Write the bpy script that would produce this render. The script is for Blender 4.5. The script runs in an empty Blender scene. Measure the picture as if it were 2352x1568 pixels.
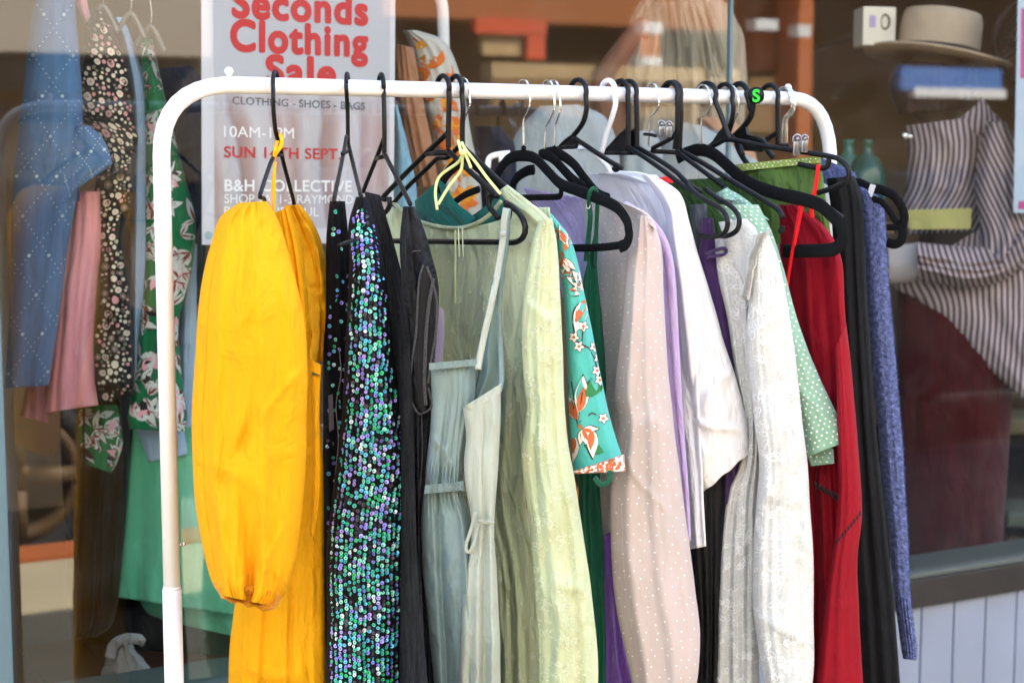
import bpy, bmesh, math, random
from mathutils import Vector, noise, Matrix
R_ = math.radians
SC = bpy.context.scene
COL = SC.collection
# ------------------------------------------------------------------ camera
W, H, F = 2352.0, 1568.0, 3763.0          # photograph's pixel frame used for measuring
HZ = 353.0                                 # horizon row
PITCH = math.atan((H / 2 - HZ) / F)
CAMZ = 1.447
cam = bpy.data.cameras.new('camera')
cam.sensor_width = 36.0
cam.lens = 36.0 * F / W
cam.clip_start, cam.clip_end = 0.05, 500.0
cam.dof.use_dof = True
cam.dof.focus_distance = 2.56
cam.dof.aperture_fstop = 4.5
camo = bpy.data.objects.new('camera', cam)
COL.objects.link(camo)
camo.location = (0, 0, CAMZ)
camo.rotation_euler = (math.pi / 2 - PITCH, 0, 0)
SC.camera = camo
# ------------------------------------------------------------------ world, sun, exposure
SUN_EL, SUN_AZ = R_(43), R_(20)            # sun stands behind the shop; its wall shades the rack
world = bpy.data.worlds.new('World')
SC.world = world
world.use_nodes = True
_n = world.node_tree.nodes
_sky = _n.new('ShaderNodeTexSky')
_sky.sky_type = 'NISHITA'
_sky.sun_disc = False
_sky.sun_elevation = SUN_EL
_sky.sun_rotation = SUN_AZ
world.node_tree.links.new(_sky.outputs[0], _n['Background'].inputs[0])
_n['Background'].inputs[1].default_value = 0.15
sun = bpy.data.lights.new('sun', 'SUN')
sun.energy = 5.0
sun.angle = R_(0.6)
sun.color = (1.0, 0.965, 0.92)
suno = bpy.data.objects.new('sun', sun)
COL.objects.link(suno)
_sd = Vector((math.sin(SUN_AZ) * math.cos(SUN_EL), math.cos(SUN_AZ) * math.cos(SUN_EL), math.sin(SUN_EL)))
suno.rotation_euler = _sd.to_track_quat('Z', 'Y').to_euler()
SC.view_settings.view_transform = 'Standard'
SC.view_settings.look = 'None'
SC.view_settings.gamma = 1.0
SC.view_settings.exposure = 2.66
SC.cycles.use_denoising = True
SC.cycles.max_bounces = 8
SC.cycles.diffuse_bounces = 4
SC.cycles.transparent_max_bounces = 16
SC.cycles.caustics_reflective = False
SC.cycles.caustics_refractive = False
# ------------------------------------------------------------------ measuring helpers
CP, SP = math.cos(PITCH), math.sin(PITCH)
CAM = Vector((0, 0, CAMZ))

def ray(u, v):
    a, b = (u - W / 2) / F, -(v - H / 2) / F
    return Vector((a, CP + b * SP, -SP + b * CP))

def P(u, v, Y):
    r = ray(u, v)
    return CAM + r * (Y / r.y)

def V2(p):                                 # world -> measuring frame
    q = p - CAM
    d = q.y * CP - q.z * SP
    return (W / 2 + F * q.x / d, H / 2 - F * (q.y * SP + q.z * CP) / d)

def zc(ox, oy, s):
    return lambda x, y: ((ox + x / s) / 1.063, (oy + y / s) / 1.063)
z4, z5, z6, z7 = zc(400, 0, 2.8), zc(900, 0, 2.8), zc(1500, 0, 2.8), zc(1900, 0, 2.8)
z8 = zc(1700, 350, 2.6133)
zs = zc(1550, 180, 5.2275)
zn = zc(930, 330, 5.2275)
zr = zc(1880, 330, 5.2275)
ID = lambda x, y: (x, y)
def T(z, *pts): return [z(*p) for p in pts]

def rail_Y(u): return 2.415 * (7152 - 372) / (7152 - u)
RA = R_(32.2)

def plane_Y(u0, th):
    """depth of a vertical plane through the rail above pixel column u0, heading th degrees (32 = square to the rail)"""
    Y0 = rail_Y(u0)
    x0 = (u0 - W / 2) / F * Y0
    t = R_(th)
    dx, dy = math.sin(t), -math.cos(t)
    def f(u, v=0, s=0, tt=0):
        k = (u - W / 2) / F
        den = dx - k * dy
        if abs(den) < 0.08: den = 0.08
        q = (k * Y0 - x0) / den
        q = max(-0.45, min(0.45, q))
        return Y0 + q * dy
    return f

GB = R_(28)                                # shop front heading
GD = Vector((math.cos(GB), math.sin(GB), 0))
GO_ = Vector((math.sin(GB), -math.cos(GB), 0))      # outward, to the street
GORG = Vector(((461 - W / 2) / F * 2.94, 2.94, 0)) - GO_ * 0.13

def glass_Y(u, off=0.0):
    o = GORG + GO_ * off
    k = (u - W / 2) / F
    t = (k * o.y - o.x) / (GD.x - k * GD.y)
    return o.y + t * GD.y

def onglass(u, v, off=0.0): return P(u, v, glass_Y(u, off))
def gl(p):                                 # world -> (along, out, z)
    q = p - GORG
    return (q.dot(GD), q.dot(GO_), p.z)
def gw(x, d, z): 
    q = GORG + GD * x + GO_ * d
    return Vector((q.x, q.y, z))
def PR(u, v, dist):
    """point seen mirrored in the pane at (u,v) on a facade standing dist metres out from the pane"""
    g = onglass(u, v)
    r = (g - CAM).normalized()
    r = r - GO_ * (2 * r.dot(GO_))
    t = dist / r.dot(GO_)
    return g + r * t
# ------------------------------------------------------------------ materials
def lin(c): return c / 12.92 if c <= 0.04045 else ((c + 0.055) / 1.055) ** 2.4
def C(h, k=1.0):
    h = h.lstrip('#')
    return tuple(min(1.0, lin(int(h[i:i + 2], 16) / 255) * k) for i in (0, 2, 4)) + (1.0,)

_M = {}
def mat(name):
    m = bpy.data.materials.new(name)
    m.use_nodes = True
    nt = m.node_tree
    return m, nt, nt.nodes['Principled BSDF'], nt.nodes, nt.links

def plain(name, col, rough=0.5, metal=0.0, var=0.08, scale=8.0, bump=0.0, bscale=60.0, spec=0.5, coat=0.0):
    if name in _M: return _M[name]
    m, nt, b, N, L = mat(name)
    c = col if isinstance(col, tuple) else C(col)
    tc = N.new('ShaderNodeTexCoord')
    nz = N.new('ShaderNodeTexNoise'); nz.inputs['Scale'].default_value = scale; nz.inputs['Detail'].default_value = 5
    L.new(tc.outputs['Object'], nz.inputs['Vector'])
    mx = N.new('ShaderNodeMix'); mx.data_type = 'RGBA'
    mx.inputs[6].default_value = tuple(x * (1 - var) for x in c[:3]) + (1,)
    mx.inputs[7].default_value = tuple(min(1, x * (1 + var)) for x in c[:3]) + (1,)
    L.new(nz.outputs[0], mx.inputs[0]); L.new(mx.outputs[2], b.inputs['Base Color'])
    b.inputs['Roughness'].default_value = rough
    b.inputs['Metallic'].default_value = metal
    b.inputs['Specular IOR Level'].default_value = spec
    if coat: b.inputs['Coat Weight'].default_value = coat
    if bump:
        n2 = N.new('ShaderNodeTexNoise'); n2.inputs['Scale'].default_value = bscale; n2.inputs['Detail'].default_value = 4
        L.new(tc.outputs['Object'], n2.inputs['Vector'])
        bp = N.new('ShaderNodeBump'); bp.inputs['Strength'].default_value = bump; bp.inputs['Distance'].default_value = 0.002
        L.new(n2.outputs[0], bp.inputs['Height']); L.new(bp.outputs[0], b.inputs['Normal'])
    _M[name] = m
    return m

def fabric(name, col, rough=0.85, sheen=0.12, var=0.12, vscale=9.0, crease=0.35, cscale=14.0, weave=0.15, wscale=420.0, stretch=0.35, transl=0.0, col2=None):
    """cloth: uneven dye, stretched creases and a weave, all in the cloth's own metre UVs"""
    if name in _M: return _M[name]
    m, nt, b, N, L = mat(name)
    c = col if isinstance(col, tuple) else C(col)
    c2 = (col2 if isinstance(col2, tuple) else C(col2)) if col2 else tuple(min(1, x * (1 + var)) for x in c[:3]) + (1,)
    uv = N.new('ShaderNodeTexCoord')
    mp = N.new('ShaderNodeMapping'); mp.inputs['Scale'].default_value = (1, stretch, 1)
    L.new(uv.outputs['UV'], mp.inputs['Vector'])
    nz = N.new('ShaderNodeTexNoise'); nz.inputs['Scale'].default_value = vscale; nz.inputs['Detail'].default_value = 6; nz.inputs['Roughness'].default_value = 0.65
    L.new(mp.outputs[0], nz.inputs['Vector'])
    mx = N.new('ShaderNodeMix'); mx.data_type = 'RGBA'
    mx.inputs[6].default_value = tuple(x * (1 - var) for x in c[:3]) + (1,)
    mx.inputs[7].default_value = c2
    rp = N.new('ShaderNodeValToRGB'); rp.color_ramp.elements[0].position = 0.3; rp.color_ramp.elements[1].position = 0.7
    L.new(nz.outputs[0], rp.inputs[0]); L.new(rp.outputs[0], mx.inputs[0]); L.new(mx.outputs[2], b.inputs['Base Color'])
    b.inputs['Roughness'].default_value = rough
    b.inputs['Sheen Weight'].default_value = sheen
    b.inputs['Sheen Roughness'].default_value = 0.5
    b.inputs['Specular IOR Level'].default_value = 0.25
    n2 = N.new('ShaderNodeTexNoise'); n2.inputs['Scale'].default_value = cscale; n2.inputs['Detail'].default_value = 4; n2.inputs['Distortion'].default_value = 0.6
    L.new(mp.outputs[0], n2.inputs['Vector'])
    s1 = N.new('ShaderNodeMath'); s1.operation = 'SUBTRACT'; s1.inputs[1].default_value = 0.5; L.new(n2.outputs[0], s1.inputs[0])
    s2 = N.new('ShaderNodeMath'); s2.operation = 'ABSOLUTE'; L.new(s1.outputs[0], s2.inputs[0])
    s3 = N.new('ShaderNodeMapRange'); s3.interpolation_type = 'SMOOTHSTEP'; s3.inputs[1].default_value = 0.0; s3.inputs[2].default_value = 0.13; s3.inputs[3].default_value = 1.0; s3.inputs[4].default_value = 0.0; L.new(s2.outputs[0], s3.inputs[0])
    n3 = N.new('ShaderNodeTexNoise'); n3.inputs['Scale'].default_value = wscale; n3.inputs['Detail'].default_value = 2
    L.new(uv.outputs['UV'], n3.inputs['Vector'])
    b1 = N.new('ShaderNodeBump'); b1.inputs['Strength'].default_value = crease; b1.inputs['Distance'].default_value = 0.0075
    L.new(s3.outputs[0], b1.inputs['Height'])
    b2 = N.new('ShaderNodeBump'); b2.inputs['Strength'].default_value = weave; b2.inputs['Distance'].default_value = 0.001
    L.new(n3.outputs[0], b2.inputs['Height']); L.new(b1.outputs[0], b2.inputs['Normal']); L.new(b2.outputs[0], b.inputs['Normal'])
    if transl:
        t = N.new('ShaderNodeBsdfTranslucent'); L.new(mx.outputs[2], t.inputs['Color']); L.new(b2.outputs[0], t.inputs['Normal'])
        ms = N.new('ShaderNodeMixShader'); ms.inputs[0].default_value = transl
        L.new(b.outputs[0], ms.inputs[1]); L.new(t.outputs[0], ms.inputs[2])
        L.new(ms.outputs[0], N['Material Output'].inputs['Surface'])
    _M[name] = m
    return m
# ------------------------------------------------------------------ objects
def tag(o, label=None, cat=None, group=None, kind=None):
    if label: o['label'] = label
    if cat: o['category'] = cat
    if group: o['group'] = group
    if kind: o['kind'] = kind
    return o

def thing(name, label, cat, loc, group=None):
    o = bpy.data.objects.new(name, None)
    o.empty_display_size = 0.05
    COL.objects.link(o)
    o.location = loc
    return tag(o, label, cat, group)

class MB:
    """mesh builder in world coordinates"""
    def __init__(s): s.v, s.f, s.m, s.uv = [], [], [], []
    def add(s, verts, faces, mi=0, uvs=None):
        o = len(s.v)
        s.v.extend(verts); s.f.extend([tuple(i + o for i in f) for f in faces]); s.m.extend([mi] * len(faces))
        s.uv.extend(uvs if uvs else [(p[0], p[2]) for p in verts])
    def build(s, name, mats, parent=None, smooth=True, label=None):
        off = parent_loc(parent)
        me = bpy.data.meshes.new(name)
        me.from_pydata([Vector(p) - off for p in s.v], [], s.f)
        for m in (mats if isinstance(mats, (list, tuple)) else [mats]): me.materials.append(m)
        me.polygons.foreach_set('material_index', s.m)
        if smooth: me.polygons.foreach_set('use_smooth', [True] * len(s.f))
        uvl = me.uv_layers.new(name='UVMap')
        li = [0] * len(me.loops); me.loops.foreach_get('vertex_index', li)
        flat = []
        for i in li: flat.extend(s.uv[i])
        uvl.data.foreach_set('uv', flat)
        me.update()
        o = bpy.data.objects.new(name, me)
        COL.objects.link(o)
        if parent: o.parent = parent
        if label: o['label'] = label
        return o

def parent_loc(o):
    v = Vector((0, 0, 0))
    while o is not None:
        v += Vector(o.location); o = o.parent
    return v

def crom(pts, n):
    """Catmull-Rom through pts (tuples/Vectors), n+1 samples evenly by length"""
    pts = [Vector(p) for p in pts]
    if len(pts) == 2: return [pts[0].lerp(pts[1], i / n) for i in range(n + 1)]
    q = [pts[0] * 2 - pts[1]] + pts + [pts[-1] * 2 - pts[-2]]
    d = []
    for i in range(1, len(q) - 2):
        a, b, c, e = q[i - 1], q[i], q[i + 1], q[i + 2]
        for k in range(12):
            t = k / 12
            d.append(0.5 * ((2 * b) + (c - a) * t + (2 * a - 5 * b + 4 * c - e) * t * t + (3 * b - a - 3 * c + e) * t ** 3))
    d.append(q[-2])
    L = [0]
    for i in range(1, len(d)): L.append(L[-1] + (d[i] - d[i - 1]).length)
    out, j = [], 0
    for i in range(n + 1):
        x = L[-1] * i / n
        while j < len(L) - 2 and L[j + 1] < x: j += 1
        w = (x - L[j]) / max(1e-9, L[j + 1] - L[j])
        out.append(d[j].lerp(d[j + 1], min(1, max(0, w))))
    return out

def tube(mb, pts, r, K=10, flat=None, nrm=None, mi=0, n=None, smooth=True, taper=None):
    """tube along pts; r radius or list; flat=(in-plane, out-of-plane) radii with nrm the plane normal"""
    if smooth and len(pts) > 2: path = crom(pts, n or max(12, 6 * len(pts)))
    else: path = [Vector(p) for p in pts]
    N_ = len(path)
    vs, fs = [], []
    up = Vector(nrm) if nrm is not None else Vector((0.31, 0.52, 0.79))
    prev = None
    for i, p in enumerate(path):
        t = (path[min(i + 1, N_ - 1)] - path[max(i - 1, 0)]).normalized()
        if nrm is not None: a = up.cross(t)
        elif prev is None: a = up.cross(t)
        else: a = prev - t * prev.dot(t)
        if a.length < 1e-6: a = Vector((1, 0, 0)).cross(t)
        a.normalize(); prev = a
        b = t.cross(a).normalized()
        k = i / (N_ - 1)
        rr = r if not isinstance(r, (list, tuple)) else r[min(len(r) - 2, int(k * (len(r) - 1)))] * (1 - (k * (len(r) - 1)) % 1 if k < 1 else 0) + r[min(len(r) - 1, int(k * (len(r) - 1)) + 1)] * ((k * (len(r) - 1)) % 1 if k < 1 else 1)
        ra, rb = (flat if flat else (rr, rr))
        for j in range(K):
            w = 2 * math.pi * j / K
            vs.append(p + a * (ra * math.cos(w)) + b * (rb * math.sin(w)))
    for i in range(N_ - 1):
        for j in range(K):
            j2 = (j + 1) % K
            fs.append((i * K + j, i * K + j2, (i + 1) * K + j2, (i + 1) * K + j))
    fs.append(tuple(range(K - 1, -1, -1))); fs.append(tuple((N_ - 1) * K + j for j in range(K)))
    mb.add(vs, fs, mi, [(0.01 * (i % K), 0.01 * (i // K)) for i in range(len(vs))])

def box(mb, fr, x0, x1, d0, d1, z0, z1, mi=0, bev=0.0):
    """box in the shop-front frame (or any frame fr(x,d,z)->world), chamfered by bev"""
    c = [(x0, d0, z0), (x1, d0, z0), (x1, d1, z0), (x0, d1, z0), (x0, d0, z1), (x1, d0, z1), (x1, d1, z1), (x0, d1, z1)]
    if bev <= 0:
        mb.add([fr(*p) for p in c], [(0, 3, 2, 1), (4, 5, 6, 7), (0, 1, 5, 4), (1, 2, 6, 5), (2, 3, 7, 6), (3, 0, 4, 7)], mi, [(p[0], p[2] + p[1]) for p in c])
        return
    bm = bmesh.new()
    vv = [bm.verts.new(p) for p in c]
    for f in ((0, 3, 2, 1), (4, 5, 6, 7), (0, 1, 5, 4), (1, 2, 6, 5), (2, 3, 7, 6), (3, 0, 4, 7)): bm.faces.new([vv[i] for i in f])
    bmesh.ops.bevel(bm, geom=list(bm.edges), offset=bev, segments=2, profile=0.7, affect='EDGES')
    bm.verts.index_update()
    mb.add([fr(*v.co) for v in bm.verts], [tuple(v.index for v in f.verts) for f in bm.faces], mi, [(v.co.x, v.co.z + v.co.y) for v in bm.verts])
    bm.free()

def ball(mb, c, r, mi=0, sx=1, sy=1, sz=1, n=12):
    vs, fs = [], []
    for i in range(n + 1):
        a = math.pi * i / n
        for j in range(2 * n):
            b = math.pi * j / n
            vs.append(Vector(c) + Vector((r * sx * math.sin(a) * math.cos(b), r * sy * math.sin(a) * math.sin(b), r * sz * math.cos(a))))
    for i in range(n):
        for j in range(2 * n):
            j2 = (j + 1) % (2 * n)
            fs.append((i * 2 * n + j, (i + 1) * 2 * n + j, (i + 1) * 2 * n + j2, i * 2 * n + j2))
    mb.add(vs, fs, mi)

def hash1(a, b=0.0):
    x = math.sin(a * 127.1 + b * 311.7) * 43758.5453
    return x - math.floor(x)

class Cloth:
    """a hanging piece of cloth: closed, folded, thick; edges measured in the photograph, depth in metres"""
    def __init__(s, Lp, Rp, depth, thick=0.02, back=0.7, pw=2.0, N=100, M=48, folds=5, famp=0.012, fgrow=0.6, fw=0.09, drift=0.12,
                 wr=0.004, wf=14.0, wst=0.45, crs=0.004, cf=7.0, seed=1, edge=1.2, hem=0.0, fn=None, gather=None):
        rnd = random.Random(seed)
        L, Rr = crom([(a, b, 0) for a, b in Lp], N), crom([(a, b, 0) for a, b in Rp], N)
        dep = depth if callable(depth) else (lambda u, v, ss, t: depth)
        ridges = [((i + 0.5 + rnd.uniform(-0.35, 0.35)) / max(1, folds), rnd.uniform(-drift, drift), rnd.uniform(0.6, 1.4) * fw, rnd.uniform(0.5, 1.2) * famp * rnd.choice((1, 1, -0.7))) for i in range(folds)]
        if Lp[-1][1] >= 1590 and N > 40:            # cloth that runs out of the frame hangs on down to its real hem
            n0 = N
            for k in range(1, 27):
                L.append(L[n0] + (L[n0] - L[n0 - 8]).normalized() * (25 * k)); Rr.append(Rr[n0] + (Rr[n0] - Rr[n0 - 8]).normalized() * (25 * k))
            NT, N = N, N + 26
        else: NT = N
        s.N, s.M = N, M
        s.front, s.uvf, back_ = [], [], []
        s.uvb = []
        zrow, s.wid, s.len = 0.0, [], [0.0]
        prevc = None
        for i in range(N + 1):
            t = i / NT
            l, r = L[i], Rr[i]
            ew = edge * noise.noise(Vector((seed * 3.1, t * 9, 0)))
            ew2 = edge * noise.noise(Vector((seed * 7.7 + 5, t * 9, 0)))
            lu, lv, ru, rv = l.x + ew, l.y, r.x + ew2, r.y
            row, brow = [], []
            pl_, pr_ = P(lu, lv, dep(lu, lv, 0, t)), P(ru, rv, dep(ru, rv, 1, t))
            wid = (pr_ - pl_).length
            c = (pl_ + pr_) / 2
            if prevc is not None: s.len.append(s.len[-1] + (c - prevc).length)
            prevc = c
            s.wid.append(max(wid, 0.005))
            uvr = []
            for j in range(M + 1):
                ss = 0.5 - 0.5 * math.cos(math.pi * j / M)
                u, v = lu + (ru - lu) * ss, lv + (rv - lv) * ss
                if hem: v += hem * (min(1, t) ** 12) * math.sin(ss * 17 + seed) 
                Y = dep(u, v, ss, t)
                b = math.sqrt(max(0, 1 - abs(2 * ss - 1) ** pw))
                env = min(1, 6 * ss * (1 - ss))
                fo = 0
                g = (1 - fgrow) + fgrow * t
                for (s0, dr, w, a) in ridges:
                    q = (ss - s0 - dr * t - 0.03 * noise.noise(Vector((t * 4, s0 * 9, seed)))) / w
                    fo += a * math.exp(-q * q) * min(g, 1.15)
                xm, zm = (ss - 0.5) * wid, s.len[-1]
                wv = wr * noise.noise(Vector((xm * wf, zm * wf * wst, seed * 1.7))) + wr * 0.5 * noise.noise(Vector((xm * wf * 2.3, zm * wf * 2.3 * wst, seed * 2.9)))
                if crs:
                    for q_, (ca_, sa_) in enumerate(((0.86, 0.5), (0.8, -0.6))):
                        xa_, za_ = xm * ca_ + zm * sa_, -xm * sa_ + zm * ca_
                        cn = noise.noise(Vector((xa_ * cf + 0.5 * noise.noise(Vector((xm * 9, zm * 9, seed))), za_ * cf * 0.4, seed * 0.37 + q_ * 9.1)))
                        mk = noise.noise(Vector((xm * cf * 0.6, zm * cf * 0.45, seed * 0.9 + q_ * 4.3))) + 0.25
                        if mk > 0: wv += crs * math.exp(-(cn / 0.085) ** 2) * min(1, mk * 2.2)
                if fn: fo += fn(ss, t, xm, zm)
                if gather:
                    for (gt, gwid, gamp, gk) in gather:
                        fo += gamp * math.exp(-((t - gt) / gwid) ** 2) * math.sin(ss * gk + 2 * noise.noise(Vector((ss * 6, t * 3, seed))))
                row.append(P(u, v, Y - thick * b - (fo + wv) * env))
                brow.append(P(u, v, Y + thick * back * b + 0.3 * fo * env))
                uvr.append((xm, -zm))
            s.front.append(row); back_.append(brow); s.uvf.append(uvr)
        s.mb = MB()
        vs, uvs, fs = [], [], []
        K = M + 1
        for i in range(N + 1): vs += s.front[i]; uvs += s.uvf[i]
        for i in range(N):
            for j in range(M): fs.append((i * K + j, (i + 1) * K + j, (i + 1) * K + j + 1, i * K + j + 1))
        B = len(vs)
        K2 = M - 1
        for i in range(N + 1): vs += back_[i][1:-1]; uvs += [(-x, z) for x, z in s.uvf[i][1:-1]]
        def bi(i, j): return i * K + j if j in (0, M) else B + i * K2 + j - 1
        for i in range(N):
            for j in range(M): fs.append((bi(i, j), bi(i, j + 1), bi(i + 1, j + 1), bi(i + 1, j)))
        for i in (0, N):
            for j in range(M):
                q = [i * K + j, i * K + j + 1, bi(i, j + 1), bi(i, j)]
                q2 = list(dict.fromkeys(q))
                if len(q2) > 2: fs.append(tuple(q2 if i == 0 else q2[::-1]))
        s.mb.add(vs, fs, 0, uvs)
    def at(s, x, z, lift=0.0012):
        """surface point x metres right of the middle line, z metres down; None off the cloth"""
        Lh = s.len[-1]
        if z < 0 or z > Lh: return None
        i = 0
        lo, hi = 0, s.N
        while hi - lo > 1:
            md = (lo + hi) // 2
            if s.len[md] <= z: lo = md
            else: hi = md
        i = lo
        ti = (z - s.len[i]) / max(1e-9, s.len[i + 1] - s.len[i])
        w = s.wid[i] * (1 - ti) + s.wid[i + 1] * ti
        ss = x / w + 0.5
        if getattr(s, 'clamp', False) and -0.35 < ss < 1.35: ss = min(0.985, max(0.015, ss))   # a print simply runs off the edge
        if ss < 0.014 or ss > 0.986: return None
        jf = math.acos(1 - 2 * ss) / math.pi * s.M
        j = min(s.M - 1, int(jf)); tj = jf - j
        a = s.front[i][j].lerp(s.front[i][j + 1], tj); b = s.front[i + 1][j].lerp(s.front[i + 1][j + 1], tj)
        p = a.lerp(b, ti)
        return p + (CAM - p).normalized() * lift
    def normal(s, x, z):
        a, b, c, d = s.at(x - 0.003, z), s.at(x + 0.003, z), s.at(x, z - 0.003), s.at(x, z + 0.003)
        if None in (a, b, c, d): return None
        n = (b - a).cross(c - d)
        n.normalize()
        p = s.at(x, z)
        return n if n.dot(CAM - p) > 0 else -n
    def poly(s, pts, mi, lift=0.0012):
        q = [s.at(x, z, lift) for x, z in pts]
        if any(p is None for p in q): return False
        s.mb.add(q, [tuple(range(len(q)))], mi, [(x, -z) for x, z in pts])
        return True
    def dot(s, x, z, r, mi, n=8, lift=0.0012, rx=None):
        rx = rx or r
        return s.poly([(x + rx * math.cos(2 * math.pi * k / n), z + r * math.sin(2 * math.pi * k / n)) for k in range(n)], mi, lift)
    def petal(s, x, z, a, ln, wd, mi, lift=0.0012, curl=0.0):
        pts = []
        n = 7
        for k in range(n + 1):
            t = k / n; pts.append((t * ln, wd * math.sin(math.pi * t ** 0.8) + curl * t * t))
        for k in range(n - 1, 0, -1):
            t = k / n; pts.append((t * ln, -wd * 0.9 * math.sin(math.pi * t ** 0.8) + curl * t * t))
        ca, sa = math.cos(a), math.sin(a)
        return s.poly([(x + px * ca - pz * sa, z + px * sa + pz * ca) for px, pz in pts], mi, lift)
    def seam(s, ss=None, tt=None, r=0.0008, mi=0, t0=0.03, t1=1.0):
        """a stitched ridge down the cloth (ss) or along a hem (tt)"""
        if ss is not None:
            j = min(s.M - 1, max(1, int(math.acos(1 - 2 * ss) / math.pi * s.M))); a, b = int(t0 * s.N), int(t1 * s.N)
            pts = [s.front[i][j] for i in range(a, b + 1, 2)]
        else:
            i = min(s.N - 1, int(tt * s.N)); pts = [s.front[i][j] for j in range(1, s.M)]
        pts = [p + (CAM - p).normalized() * 0.0004 for p in pts]
        tube(s.mb, pts, r, 6, smooth=False, mi=mi)
        return s
    def build(s, name, mats, parent=None, label=None): return s.mb.build(name, mats, parent, True, label)
# ------------------------------------------------------------------ ground and street
def gx(u, v=700): return gl(onglass(u, v))[0]
pav = plain('pavers', C('#cbb992', 0.85), 0.9, var=0.25, scale=2.5, bump=0.5, bscale=14)
asph = plain('asphalt', (0.2, 0.195, 0.185, 1), 0.9, var=0.3, scale=6, bump=0.6, bscale=90)
mb = MB(); box(mb, gw, -120, 120, -60, 120, -0.14, -0.13)
tag(mb.build('ground', plain('earth', (0.22, 0.2, 0.15, 1), 0.95, var=0.3, scale=0.5), None, False), kind='structure')
mb = MB(); box(mb, gw, -60, 2.6, -0.02, 2.86, -0.126, 0.0)
tag(mb.build('footpath', pav, None, False), kind='structure')
mb = MB(); box(mb, gw, 2.66, 60, -0.02, 3.059, -0.126, -0.004)  # added dark ground, keeps bright paving from mirroring over the maroon skirt
tag(mb.build('added_dark_ground', plain('dark_ground', (0.03, 0.03, 0.031, 1), 0.9, var=0.3, scale=6, bump=0.6, bscale=90), None, False), kind='structure')
mb = MB(); box(mb, gw, -60, 60, 3.06, 10.4, -0.126, -0.12)
tag(mb.build('road', asph, None, False), kind='structure')
mb = MB()
for i in range(-100, 11): box(mb, gw, i * 0.24, i * 0.24 + 0.232, 2.87, 3.05, -0.126, 0.02, 0, 0.008)
tag(mb.build('kerb', plain('orange_brick', C('#c2672f', 0.9), 0.85, var=0.25, scale=5, bump=0.3), None, False), kind='structure')
# ------------------------------------------------------------------ shop front
shop = thing('shop_front', 'shop front with large glass window above white grooved boards', 'shop front', gw(0, 0, 0))
frm = plain('frame_metal', C('#86a7b4', 0.6), 0.35, 0.0, var=0.05)
cream = plain('render_cream', (0.55, 0.5, 0.42, 1), 0.9, var=0.1, bump=0.2)
xl, xj, xr = gx(-8), gx(1668), 3.4
mb = MB()
bw = 0.105
x = -3.0
while x < 6.0:                              # grooved wall boards
    box(mb, gw, x + 0.003, x + bw - 0.003, -0.06, 0.012, -0.05, 0.352, 0, 0.004)
    x += bw
box(mb, gw, -3.0, 6.0, -0.07, 0.004, -0.05, 0.35)
mb.build('wall_boards', plain('board_paint', C('#a9b4cc', 0.66), 0.5, var=0.16, scale=5, bump=0.1, bscale=30), shop)
mb = MB(); box(mb, gw, -3.0, 6.0, -0.03, 0.03, 0.354, 0.4235, 0, 0.004)
mb.build('timber_sill', plain('dark_timber', (0.02, 0.016, 0.014, 1), 0.65, var=0.6, scale=14, bump=0.4, bscale=40), shop, False)
mb = MB(); box(mb, gw, -3.0, 6.0, -0.13, 0.022, 0.424, 0.436, 0, 0.003)
mb.build('sill_ledge', plain('ledge_paint', C('#78837c', 0.5), 0.5, var=0.1), shop, False)
mb = MB()
box(mb, gw, xl - 0.09, xl, -0.05, 0.035, 0.4365, 2.5, 0, 0.004)
box(mb, gw, xr, xr + 0.09, -0.05, 0.035, 0.4365, 2.5, 0, 0.004)
box(mb, gw, xl - 0.09, xr + 0.09, -0.05, 0.035, 2.502, 2.57, 0, 0.004)
mb.build('window_frame', frm, shop, False)
gm, nt, b, N, L = mat('window_glass')
for nd in list(N):
    if nd.type == 'BSDF_PRINCIPLED': N.remove(nd)
tr = N.new('ShaderNodeBsdfTransparent'); tr.inputs[0].default_value = (0.9, 0.925, 0.92, 1)
gs = N.new('ShaderNodeBsdfGlossy'); gs.inputs['Roughness'].default_value = 0.0
fr = N.new('ShaderNodeFresnel')                 # same reflectance from either side of the thin pane
ge = N.new('ShaderNodeNewGeometry'); mr = N.new('ShaderNodeMapRange'); mr.inputs[3].default_value = 2.05; mr.inputs[4].default_value = 1 / 2.05
L.new(ge.outputs['Backfacing'], mr.inputs[0]); L.new(mr.outputs[0], fr.inputs[0])
ms = N.new('ShaderNodeMixShader')
df = N.new('ShaderNodeBsdfDiffuse'); df.inputs[0].default_value = (0.8, 0.79, 0.76, 1)      # dust and wiped smears on the pane
tcg = N.new('ShaderNodeTexCoord'); mpg = N.new('ShaderNodeMapping'); mpg.inputs['Rotation'].default_value = (0.3, 0.6, 0.5); mpg.inputs['Scale'].default_value = (1.5, 6, 6)
nzg = N.new('ShaderNodeTexNoise'); nzg.inputs['Scale'].default_value = 2.2; nzg.inputs['Detail'].default_value = 7; nzg.inputs['Roughness'].default_value = 0.7; nzg.inputs['Distortion'].default_value = 0.8
L.new(tcg.outputs['Object'], mpg.inputs['Vector']); L.new(mpg.outputs[0], nzg.inputs['Vector'])
mrg = N.new('ShaderNodeMapRange'); mrg.inputs[1].default_value = 0.42; mrg.inputs[2].default_value = 0.75; mrg.inputs[3].default_value = 0.0; mrg.inputs[4].default_value = 0.022; L.new(nzg.outputs[0], mrg.inputs[0])
md = N.new('ShaderNodeMixShader'); L.new(mrg.outputs[0], md.inputs[0]); L.new(tr.outputs[0], md.inputs[1]); L.new(df.outputs[0], md.inputs[2])
L.new(fr.outputs[0], ms.inputs[0]); L.new(md.outputs[0], ms.inputs[1]); L.new(gs.outputs[0], ms.inputs[2])
L.new(ms.outputs[0], N['Material Output'].inputs['Surface'])
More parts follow.
